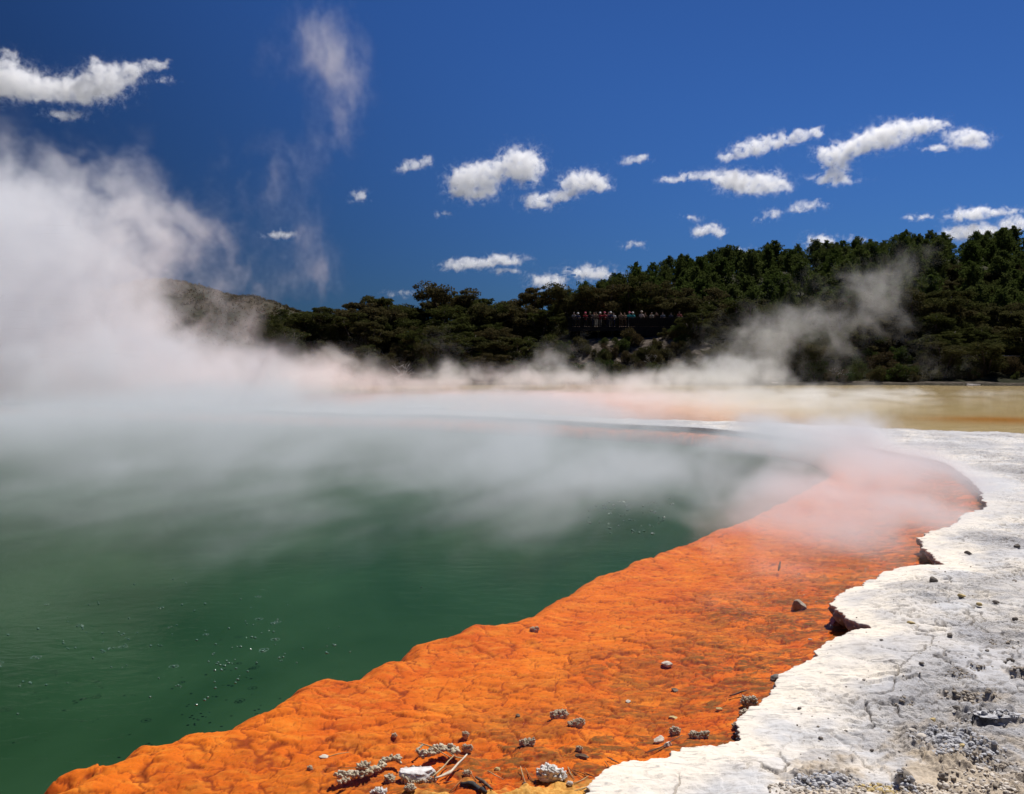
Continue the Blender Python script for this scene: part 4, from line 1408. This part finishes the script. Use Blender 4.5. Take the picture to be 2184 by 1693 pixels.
def outcrop(u, v_, ru, rv, n, smin, smax, label, mat='greystone', seed=0, hump=.02):
    c0 = at(u, v_, .13)
    a_ = ru / FPX * c0[1]; b_ = (at(u, v_ - rv, .13)[1] - c0[1])
    rs = np.random.default_rng(seed); parts = []
    if 'short dark crust ridge' in label:
        bv, bf = rock_mesh((a_ * .8, b_ * .8, hump * .4), seed, .3, 4, .35)
        parts.append((bv + np.array([c0[0], c0[1], sinter_z(c0[0], c0[1])]), bf))
    for k in range(n):
        a = rs.uniform(0, 2 * PI); q = math.sqrt(rs.random())
        px, py = c0[0] + a_ * q * math.cos(a), c0[1] + b_ * q * math.sin(a)
        s = rs.uniform(smin, smax) * (1.15 - .5 * q)
        Vv, Ff = rock_mesh((s, s * rs.uniform(.6, 1), s * rs.uniform(.45, .8)), int(rs.integers(1e6)), rs.uniform(.3, .9), 2 if s < .02 else 3, .14)
        w_ = rs.uniform(0, 6.3)
        Rm = np.array([[math.cos(w_), -math.sin(w_), 0], [math.sin(w_), math.cos(w_), 0], [0, 0, 1]])
        parts.append((Vv @ Rm.T + np.array([px, py, sinter_z(px, py) + hump * .5 * (1 - q * q) - .35 * s]), Ff))
    Vv, Ff = join(parts)
    o = mesh_obj('crumbly_outcrop', Vv, Ff, M[mat], smooth=False)
    return tag(o, label, 'outcrop')


t = NT('crumbly_sinter')
n1 = t.noise(t.pos(), 30, 5, .65); n2 = t.noise(t.pos(), 5, 4, .5)
c = t.mix(t.ramp(n1, [(.35, 0), (.65, 1)]), (.36, .35, .35), (.68, .68, .70))
c = t.mix(t.ramp(n2, [(.5, 0), (.7, .6)]), c, (.52, .45, .36))
t.principled(c, .9, t.bump(n1, .7, .01), .15)
M['crumble'] = t.m
M['scab'] = m_simple('brown_scab', (.40, .34, .27), .9, 22, .4, .5)
for a in [(2040, 1570, 98, 38, 520, .007, .022, 'large rough grey crumbly patch in the lower right of the white ground', 'crumble', 1, .022),
          (1762, 1648, 92, 14, 240, .007, .022, 'dark crumbly ledge at the bottom edge where the white slope ends', 'crumble', 2, .016),
          (2070, 1475, 70, 8, 90, .008, .022, 'long narrow brownish crust ridge above the large rough patch', 'scab', 3, .014),
          (2120, 1517, 70, 9, 90, .006, .017, 'short dark crust ridge by the right border above the large rough patch', 'crumble', 4, .02),
          (1928, 1483, 26, 6, 34, .006, .014, 'small tan crumbly scab left of the narrow crust ridge', 'scab', 5, .006),
          (2046, 1434, 28, 9, 48, .006, .014, 'ring shaped crumbly scab, larger of two above the narrow crust ridge', 'scab', 6, .006),
          (2085, 1421, 18, 6, 26, .006, .014, 'small crumbly scab, upper right one of two above the narrow crust ridge', 'scab', 7, .006),
          (2178, 1437, 24, 9, 40, .008, .018, 'dark lumpy crust cut by the right border', 'scab', 8, .016),
          (2120, 1602, 66, 9, 70, .007, .020, 'dark undercut crust edge at the right end of the large rough patch', 'scab', 9, .018),
          (1930, 1655, 30, 14, 60, .007, .022, 'grey lumpy boulder of crust amid the gravel at the bottom', 'crumble', 10, .035),
          (2140, 1378, 40, 9, 46, .006, .016, 'cluster of small crusty lumps by the right border', 'scab', 11, .006),
          (1880, 1660, 60, 14, 70, .008, .022, 'yellowish brown crumbs between the dark ledge and the grey lumpy boulder', 'yellowstone', 12, .01)]:
    outcrop(*a[:8], mat=a[8], seed=a[9], hump=a[10])
# gravel: nobody could count it
parts = []
rs = np.random.default_rng(3)
for k in range(2250):
    if k < 1900:
        u, v_ = rs.uniform(1640, 2400), 1640 + abs(rs.normal(0, 60)) + 12 * rs.normal()
        if v_ < 1655 and u < 2000: continue
    else:
        u, v_ = rs.uniform(1700, 2300), rs.uniform(1180, 1680)
    p = at(u, v_, .11)
    if p[1] < 2.6: continue
    small = k >= 1900
    s = (rs.lognormal(-4.9, .45) if not small else rs.lognormal(-5.3, .4))
    Vv, Ff = rock_mesh((s, s * rs.uniform(.6, .9), s * rs.uniform(.35, .7)), int(rs.integers(1e6)), .5, 1 if s < .006 else 2, .1)
    a = rs.uniform(0, 6.3)
    Rm = np.array([[math.cos(a), -math.sin(a), 0], [math.sin(a), math.cos(a), 0], [0, 0, 1]])
    parts.append((Vv @ Rm.T + np.array([p[0], p[1], 0]), Ff, p))
PX = np.array([q[2][:2] for q in parts])
sub = SINV[(SINV[:, 1] < 16) & (SINV[:, 0] > .2)]
for i in range(len(parts)):
    j = ((sub[:, 0] - PX[i, 0]) ** 2 + (sub[:, 1] - PX[i, 1]) ** 2).argmin()
    parts[i][0][:, 2] += sub[j, 2] + .002
for nm, lab, mt, sel in (('pale_gravel', 'pale cream gravel strewn at the bottom right of the white ground', 'palestone', lambda i: i % 5 < 3), ('grey_gravel', 'brownish grey gravel and grit scattered over the white ground', 'scab', lambda i: i % 5 >= 3)):
    Vv, Ff = join([(q[0], q[1]) for i, q in enumerate(parts) if sel(i)])
    tag(mesh_obj(nm, Vv, Ff, M[mt], smooth=False), lab, 'gravel', kind='stuff')

# bubbles and ripple rings on the green water
parts = []
rs = np.random.default_rng(8)
hemi, hf = ICO[3]
spots = []
for k in range(190):
    if k < 75: u, v_ = rs.uniform(-20, 620), rs.normal(1370, 60)
    elif k < 135: u, v_ = rs.uniform(420, 1060), rs.normal(1400, 55)
    else: u, v_ = rs.uniform(1245, 1450), rs.normal(1098, 22)
    spots.append((u, v_))
for u, v_ in spots:
    p = at(u, v_, 0)
    if sdf(EDGE, np.array([p[0]]), np.array([p[1]]))[0][0] < .15: continue
    nb = 1 if rs.random() < .7 else 3
    for q in range(nb):
        s = rs.uniform(.005, .010) * (1.0 if u < 1200 else 1.7)
        off_ = np.array([rs.normal(0, .03), rs.normal(0, .04), 0]) * (q > 0)
        parts.append((hemi * np.array([s, s, s * .8]) + p + off_, hf))
    if rs.random() < .1:
        r0 = rs.uniform(.02, .035); th = .0025
        ringv, ringf = tube([(r0 * math.cos(a), r0 * math.sin(a), 0) for a in np.linspace(0, 2 * PI, 17)], [th] * 17, 4, False)
        rv = np.array([tuple(q) for q in ringv]) * np.array([1, 1, .5]) + p
        ff = np.array(ringf); parts.append((rv, np.concatenate([ff[:, [0, 1, 2]], ff[:, [0, 2, 3]]])))
Vv, Ff = join(parts)
tag(mesh_obj('gas_bubbles', Vv, Ff, M['bubble']), 'small gas bubbles breaking on the green water', 'bubbles', kind='stuff')

# ------------------------------------------------------------------ pale patches on the far shore
for i, (u, y_, wpx, dpt, lab) in enumerate([(2100, 78, 52, 1.2, 'white sinter flat at the far water edge near the right border'), (900, 37.5, 55, 1.4, 'white sinter islet in the steam beyond the pool rim'), (1655, 79, 20, .8, 'small pale sinter spit at the far shore below the right wood')]):
    x_ = (u - CX) / FPX * y_
    r_ = wpx * y_ / FPX
    Vv, Ff = rock_mesh((r_, dpt, .13), 900 + i, .2, 4, .3)
    o = mesh_obj('sinter_islet', Vv, Ff, M['whitestone']); o.location = (x_, y_, .06)
    tag(o, lab, 'islet')
stick_p = at_depth(2160, 758, 84)
o = MB().tube([(stick_p[0] - 2.2, 84, stick_p[2]), (stick_p[0], 84, stick_p[2] - .05), (stick_p[0] + 2.5, 84.3, stick_p[2] - .08)], [.035, .05, .04], 6).build('fallen_branch', M['deadwood'], None, True)
tag(o, 'pale bare branch lying across the dark bank at the right border', 'branch')


# ------------------------------------------------------------------ steam and clouds: volumes
def vol_mat(name, dens, color=(1, 1, 1), aniso=.0):
    t = NT(name)
    pv = t.n('ShaderNodeVolumePrincipled')
    pv.inputs['Color'].default_value = (*color, 1); pv.inputs['Density'].default_value = dens; pv.inputs['Anisotropy'].default_value = aniso
    t.t.links.new(pv.outputs[0], t.out.inputs['Volume'])
    return t.m


def vapour(name, puffs, mn, mx, vox, mat, nscale, k=1.1, lo=.35, hi=.9, warp=.0, detail=5, rough=.55, stretch=(1, 1, 1), dist=.0, power=1.0, seed=0.0, rot=0.0, cap=1.0):
    """puffs: (centre, radii, weight) summed as soft ellipsoids, broken up by noise, made into a voxel volume"""
    ng = bpy.data.node_groups.new(name, 'GeometryNodeTree')
    ng.interface.new_socket('Geometry', in_out='OUTPUT', socket_type='NodeSocketGeometry')
    N, Lk = ng.nodes, ng.links
    outn = N.new('NodeGroupOutput')
    vc = N.new('GeometryNodeVolumeCube')
    vc.inputs['Min'].default_value = mn; vc.inputs['Max'].default_value = mx
    for a, i in (('X', 0), ('Y', 1), ('Z', 2)):
        vc.inputs['Resolution ' + a].default_value = max(6, int((mx[i] - mn[i]) / vox[i]))
    pos = N.new('GeometryNodeInputPosition')

    def math_(op, a, b=None, c=None):
        nd_ = N.new('ShaderNodeMath'); nd_.operation = op
        for i, q in enumerate((a, b, c)):
            if q is None: continue
            if isinstance(q, (int, float)): nd_.inputs[i].default_value = q
            else: Lk.new(q, nd_.inputs[i])
        return nd_.outputs[0]

    def vmath(op, a, b=None, c=None):
        nd_ = N.new('ShaderNodeVectorMath'); nd_.operation = op
        for i, q in enumerate((a, b, c)):
            if q is None: continue
            if isinstance(q, tuple): nd_.inputs[i].default_value = q
            else: Lk.new(q, nd_.inputs[i])
        return nd_.outputs[1] if op == 'DOT_PRODUCT' else nd_.outputs[0]
    src_ = pos.outputs[0]
    if rot:
        vr = N.new('ShaderNodeVectorRotate'); vr.rotation_type = 'Z_AXIS'; vr.inputs['Angle'].default_value = rot
        Lk.new(pos.outputs[0], vr.inputs['Vector']); src_ = vr.outputs[0]
    sp = vmath('MULTIPLY_ADD', src_, tuple(nscale * q for q in stretch), (seed, seed * .7, seed * 1.3))
    nz = N.new('ShaderNodeTexNoise'); nz.inputs['Scale'].default_value = 1; nz.inputs['Detail'].default_value = detail; nz.inputs['Roughness'].default_value = rough; nz.inputs['Distortion'].default_value = dist
    Lk.new(sp, nz.inputs['Vector'])
    p_ = pos.outputs[0]
    if warp > 0:
        n2_ = N.new('ShaderNodeTexNoise'); n2_.inputs['Scale'].default_value = .6; n2_.inputs['Detail'].default_value = 2
        Lk.new(sp, n2_.inputs['Vector'])
        p_ = vmath('MULTIPLY_ADD', vmath('SUBTRACT', n2_.outputs[1], (.5, .5, .5)), (warp, warp, warp), pos.outputs[0])
    acc = 0.0
    for c_, r_, wt_ in puffs:
        iv_ = tuple(1 / float(q) for q in r_)
        q = vmath('MULTIPLY_ADD', p_, iv_, tuple(-float(a) * b for a, b in zip(c_, iv_)))
        e_ = math_('POWER', .3679, vmath('DOT_PRODUCT', q, q))
        acc = math_('MULTIPLY_ADD', e_, float(wt_), acc)
    acc = math_('MINIMUM', acc, cap)
    f_ = math_('ADD', acc, math_('MULTIPLY', math_('SUBTRACT', nz.outputs[0], .5), k))
    mr = N.new('ShaderNodeMapRange'); mr.interpolation_type = 'SMOOTHSTEP'
    mr.inputs[1].default_value = lo; mr.inputs[2].default_value = hi
    Lk.new(f_, mr.inputs[0])
    d_ = mr.outputs[0]
    if power != 1: d_ = math_('POWER', d_, power)
    d_ = math_('MULTIPLY', d_, math_('MINIMUM', math_('MULTIPLY', acc, 1.6), 1.0))
    Lk.new(d_, vc.inputs['Density'])
    sm = N.new('GeometryNodeSetMaterial'); sm.inputs['Material'].default_value = mat
    Lk.new(vc.outputs[0], sm.inputs[0]); Lk.new(sm.outputs[0], outn.inputs[0])
    vd = bpy.data.volumes.new(name); vd.materials.append(mat)
    ob = bpy.data.objects.new(name, vd); COL.objects.link(ob)
    md = ob.modifiers.new(name, 'NODES'); md.node_group = ng
    return ob


def P_(u, v_, y_, ru, rv, ry, wt_):
    return (at_depth(u, v_, y_), (ru * y_ / FPX, ry, rv * y_ / FPX), wt_)


SCOL = (.87, .895, .925)
ST = vol_mat('steam_dense', .30, SCOL, .1)
ST2 = vol_mat('steam_low', .25, SCOL, .1)
ST2b = vol_mat('steam_shelf', 1.5, SCOL, .1)
ST4 = vol_mat('steam_rising', .125, SCOL, .1)
ST3 = vol_mat('steam_thin', .30, SCOL, .1)
# the big plume at left
pl = [P_(60, 700, 42, 330, 190, 9, 1.0), P_(-160, 560, 44, 260, 260, 9, .9), P_(130, 520, 44, 250, 110, 7, .62), P_(60, 390, 45, 260, 90, 6, .45), P_(295, 380, 44, 60, 85, 4, .5), P_(420, 490, 45, 100, 75, 5, .42),
      P_(470, 805, 40, 230, 62, 8, .8), P_(250, 810, 38, 250, 85, 8, .9), P_(640, 800, 42, 180, 40, 6, .6), P_(330, 690, 46, 120, 40, 5, .26), P_(540, 700, 46, 60, 60, 5, .35), P_(-250, 800, 40, 300, 160, 10, 1.0)]
o = vapour('steam_plume', pl, (-34, 26, .21), (-5, 60, 17), (.15, .22, .15), ST, .50, 3.4, .45, 1.20, 2.6, 8, .66, dist=.9)
tag(o, 'thick white steam bank rising over the left side of the pool', 'steam', kind='stuff')
# low steam drifting over the pool
lw = [P_(420, 866, 21, 700, 62, 6, .98), P_(1050, 872, 24, 300, 40, 5, .72), P_(1250, 1020, 15, 250, 60, 2.5, .62), P_(900, 893, 26, 460, 36, 6, .98), P_(500, 900, 26, 300, 50, 6, .95), P_(700, 905, 30, 900, 34, 6, .9), P_(500, 1000, 18, 900, 62, 4, .62), P_(0, 930, 26, 500, 60, 9, .9), P_(500, 925, 27, 420, 50, 8, .9), P_(950, 930, 25, 340, 40, 6, .75), P_(1250, 950, 20, 260, 45, 4, .5), P_(1500, 985, 16.5, 240, 60, 3.5, .42), P_(300, 1010, 18, 500, 50, 3, .42),
      P_(1100, 1180, 10.5, 130, 110, 1.0, .48), P_(1250, 1060, 13, 220, 80, 2.0, .45), P_(800, 1190, 10.5, 160, 60, 1.0, .36), P_(560, 1290, 8.5, 130, 70, .7, .32)]
o = vapour('low_steam', lw, (-17, 7, .115), (9, 37, 2.9), (.10, .13, .08), ST2, .80, 2.4, .28, 1.35, 1.0, 6, .66, stretch=(1.0, .38, 1.0), dist=.7, rot=R(28))
tag(o, 'low grey steam drifting over the green pool water', 'steam', kind='stuff')
# torn streaks blowing over the near water
vl = [P_(500, 1000, 14.5, 900, 120, 4.2, .64), P_(1100, 1030, 13, 300, 120, 3.6, .56), P_(1120, 1200, 9.6, 150, 120, 1.6, .60), P_(1020, 1290, 8.4, 120, 90, 1.0, .50), P_(650, 1210, 9.4, 330, 110, 2.2, .52), P_(100, 1150, 10.5, 400, 120, 2.6, .56),
      P_(350, 1330, 7.8, 260, 80, 1.2, .40), P_(800, 1330, 7.8, 140, 60, 1.0, .40), P_(1400, 1000, 14, 200, 80, 3, .46)]
o = vapour('steam_veil', vl, (-10, 5.2, .115), (5, 19, 2.2), (.07, .09, .06), vol_mat('steam_veil', .62, SCOL, .1), 1.0, 2.6, .26, 1.45, 1.0, 7, .66, stretch=(1.15, .32, .8), dist=.8, seed=4.0, rot=R(28))
tag(o, 'torn streaks of thin steam blowing low over the near green water', 'steam', kind='stuff')
# pink-lit steam over the right shelf
rk_ = [P_(2020, 1035, 14, 90, 50, 2, .72), P_(1960, 1120, 11, 90, 60, 1.5, .66), P_(1450, 1210, 9.6, 120, 50, 1, .52), P_(1690, 1255, 8.2, 210, 60, 1.1, .62), P_(1560, 1330, 7.2, 160, 45, .7, .46), P_(1650, 1130, 11, 220, 80, 2, .8), P_(1760, 1090, 12, 230, 95, 2.2, .95), P_(1900, 1010, 15, 180, 60, 2.5, .85), P_(1560, 1200, 9.5, 200, 70, 1.2, .6), P_(1800, 1200, 9.4, 170, 55, 1.0, .7), P_(1450, 1330, 7.4, 170, 55, .7, .42), P_(1790, 935, 20, 70, 70, 2, .85),
       P_(1610, 905, 22, 40, 60, 2, .6), P_(2050, 950, 19, 150, 40, 3, .5), P_(1650, 960, 19, 200, 60, 3, .7)]
o = vapour('shelf_steam', rk_, (.3, 6, .115), (12, 26, 2.4), (.07, .10, .06), ST2b, 1.3, 2.4, .16, 1.30, .7, 6, .64, stretch=(.8, .6, 1.1), dist=.6)
tag(o, 'thin steam veil over the orange shelf beside the white rim', 'steam', kind='stuff')
# steam beyond the rim, over the terrace water, with wisps climbing in front of the wood
tr = [P_(1250, 866, 42, 650, 22, 9, .95), P_(1850, 852, 50, 330, 16, 8, .75), P_(850, 815, 58, 200, 32, 9, .8), P_(950, 790, 66, 45, 36, 3, .75), P_(1130, 800, 64, 120, 34, 6, .85), P_(1180, 765, 66, 40, 30, 3, .5), P_(1350, 815, 60, 150, 28, 9, .8), P_(1450, 800, 66, 70, 30, 4, .7), P_(1560, 790, 66, 70, 40, 4, .8),
      P_(1600, 850, 45, 300, 20, 10, .55), P_(1250, 860, 42, 400, 22, 8, .75), P_(2000, 842, 55, 260, 9, 8, .5), P_(700, 770, 60, 110, 36, 6, .7), P_(1620, 800, 60, 120, 34, 6, .7)]
tw = [P_(1560, 785, 66, 70, 45, 4, .8), P_(1640, 745, 68, 60, 50, 4, .85), P_(1700, 690, 69, 60, 40, 4, .66), P_(1620, 690, 69, 80, 50, 4, .52), P_(1790, 770, 68, 40, 70, 3, .62), P_(1790, 690, 69, 75, 45, 3, .60), P_(1880, 660, 69, 36, 60, 3, .78),
      P_(1860, 605, 70, 50, 40, 3, .64), P_(1920, 575, 70, 50, 45, 3, .55), P_(1965, 540, 71, 36, 36, 3, .50), P_(1780, 620, 72, 130, 70, 3, .40), P_(1500, 740, 68, 60, 60, 3, .42), P_(1950, 700, 70, 60, 80, 3, .34), P_(2000, 780, 68, 80, 40, 3, .36), P_(1210, 740, 67, 60, 40, 3, .46), P_(950, 740, 67, 60, 50, 3, .5)]
o = vapour('terrace_steam', tr, (-20, 33, .19), (36, 75, 6), (.17, .26, .13), ST3, .62, 3.2, .40, 1.3, 2.4, 7, .66, dist=.9)
tag(o, 'pale low steam rolling over the shallow terrace beyond the rim', 'steam', kind='stuff')
o = vapour('rising_steam', tw, (-8, 60, .23), (39, 76, 13.5), (.16, .24, .16), ST4, .55, 3.6, .36, 1.35, 3.0, 8, .68, dist=1.1)
tag(o, 'thin torn steam wisps climbing in front of the dark wood', 'steam', kind='stuff')
# thin wisps high in front of the blue sky
hw = [P_(690, 40, 46, 60, 91, 2.5, 0.47), P_(700, 110, 46, 67, 65, 2.5, 0.59), P_(750, 165, 46, 60, 58, 2.5, 0.57), P_(725, 235, 46, 51, 58, 2.5, 0.49), P_(740, 285, 46, 37, 36, 2, 0.43), P_(690, 345, 46, 54, 58, 2, 0.38), P_(590, 350, 46, 60, 65, 2, 0.43),
      P_(620, 430, 46, 54, 78, 2, 0.40), P_(640, 540, 46, 67, 78, 2, 0.43), P_(690, 590, 46, 37, 58, 2, 0.44), P_(560, 600, 46, 94, 58, 2.5, 0.42), P_(500, 420, 46, 67, 78, 2, 0.36), P_(600, 120, 46, 81, 78, 2, 0.28), P_(480, 600, 46, 81, 52, 2, 0.38)]
o = vapour('steam_wisp', hw, (-19, 40, 2), (-4, 52, 22), (.15, .26, .15), vol_mat('steam_wisp', .24, SCOL, .1), .85, 3.8, .34, 1.40, 3.0, 8, .70, stretch=(1, 1, .55), dist=1.0)
tag(o, 'faint torn steam wisps drifting up against the blue sky', 'steam', kind='stuff')

CL = vol_mat('cloud_white', .055, (1, 1, 1), .5)
clouds = [
    ([(-30, 165, 70, 30), (40, 178, 55, 22), (100, 195, 50, 15), (165, 195, 40, 20), (215, 180, 45, 26), (265, 158, 40, 15), (305, 142, 35, 8), (340, 135, 18, 5), (205, 140, 12, 14), (20, 120, 15, 14)], 'ragged white cloud with a long upturned tail above the steam at top left'),
    ([(140, 245, 42, 10)], 'small ragged cloud right under the tailed cloud at top left'),
    ([(352, 170, 22, 6)], 'tiny cloud scrap off the tail of the top left cloud'),
    ([(985, 392, 30, 22), (1020, 405, 38, 18), (1020, 372, 35, 18), (1060, 358, 35, 14), (1110, 345, 38, 26), (1125, 365, 25, 22)], 'largest dense white cloud in the centre, shaped like a bent bone'),
    ([(1150, 430, 38, 13), (1200, 415, 25, 9), (1215, 400, 15, 14), (1245, 385, 38, 18), (1270, 392, 24, 12)], 'white cloud with a thin waist, lower right of the bent bone cloud'),
    ([(865, 358, 18, 9), (890, 350, 22, 9), (910, 342, 10, 7)], 'wispy cloud scrap left of the bent bone cloud'),
    ([(1350, 342, 28, 7), (1370, 335, 14, 6)], 'thin wispy scrap right of the bent bone cloud'),
    ([(765, 418, 18, 10)], 'small triangular wisp left of centre below the wispy scrap'),
    ([(945, 455, 22, 5)], 'faint thin wisp beneath the bent bone cloud'),
    ([(975, 566, 32, 10), (1030, 560, 40, 9), (1085, 553, 34, 11)], 'long flat bottomed white cloud over the left wood'),
    ([(1080, 579, 32, 6)], 'small flat cloud just under the long flat bottomed cloud'),
    ([(850, 627, 34, 6)], 'thin low cloud above the dip in the left treeline'),
    ([(915, 613, 15, 6)], 'tiny pale cloud touching the left treeline'),
    ([(1168, 600, 36, 15)], 'white cloud half hidden by the trees left of the platform'),
    ([(1262, 583, 48, 15)], 'rounded white cloud behind the tree over the platform'),
    ([(600, 500, 32, 8)], 'small cloud seen through the steam wisps at left'),
    ([(1550, 334, 22, 7), (1590, 320, 30, 12), (1630, 306, 34, 12), (1675, 296, 32, 9), (1715, 287, 26, 9), (1740, 280, 12, 7)], 'slanting white cloud upper right, left of the biggest streak'),
    ([(1760, 328, 25, 12), (1795, 325, 25, 14), (1835, 310, 36, 15), (1880, 292, 40, 17), (1925, 277, 40, 17), (1970, 268, 34, 11), (2005, 262, 22, 7), (2050, 292, 36, 13), (2085, 297, 26, 12), (2000, 318, 30, 6), (1783, 358, 22, 20), (1775, 383, 42, 8)], 'biggest streaked white cloud at upper right with a stubby foot'),
    ([(1425, 385, 20, 5), (1462, 378, 22, 7), (1505, 373, 26, 9), (1555, 380, 30, 16), (1590, 393, 40, 17), (1640, 388, 34, 17), (1665, 403, 22, 7)], 'lumpy white cloud with a thin left tail at right of centre'),
    ([(1477, 465, 18, 8)], 'little cloud puff above the hooked cloud'),
    ([(1490, 498, 14, 8), (1512, 487, 22, 10), (1535, 495, 12, 10)], 'small hooked cloud over the pine skyline'),
    ([(1620, 470, 14, 7), (1650, 455, 20, 9)], 'broken cloud bit between the hooked cloud and the curl'),
    ([(1700, 447, 16, 7), (1735, 437, 30, 8)], 'thin curl of cloud above the pine ridge'),
    ([(1945, 466, 15, 6), (1975, 459, 17, 7)], 'pair of small puffs forming one cloud left of the long right border cloud'),
    ([(2050, 460, 30, 8), (2085, 456, 30, 12), (2140, 450, 45, 7)], 'long thin cloud near the right border above the ridge'),
    ([(2040, 500, 28, 12), (2080, 492, 34, 15), (2110, 500, 22, 12)], 'cauliflower cloud peeping over the pine ridge near the right border'),
    ([(2165, 480, 34, 16)], 'white cloud cut by the right border just over the ridge'),
    ([(1748, 518, 30, 14)], 'small domed cloud peeping over the middle of the pine ridge'),
    ([(1830, 512, 24, 7)], 'faint wispy cloud right of the domed cloud on the ridge'),
    ([(1580, 535, 26, 8)], 'low cloud tip behind the left pines of the ridge'),
    ([(1355, 521, 26, 7)], 'small flat cloud alone between the centre and the ridge'),
]
for i, (pf_, lab) in enumerate(clouds):
    yc = 3000.0
    w_small = max(q[2] for q in pf_) < 36 and max(q[3] for q in pf_) < 9.5
    pu = [P_(u, v_, yc, ru * 1.13, rv * 1.22, max(14, min(ru, rv * 1.6)) * yc / FPX, .90 if not w_small else .72) for (u, v_, ru, rv) in pf_]
    C_ = np.array([q[0] for q in pu]); R_ = np.array([q[1] for q in pu])
    mn = (C_ - R_ * 1.6).min(0); mx = (C_ + R_ * 1.6).max(0)
    vx = 2.0
    o = vapour('cloud', pu, tuple(mn), tuple(mx), (vx, vx * 1.6, vx), CL, .040, 4.4, .36, 1.0, 34, 9, .72, dist=.4, seed=i * 3.1, cap=.74)
    tag(o, lab, 'cloud', 'clouds in the blue sky')
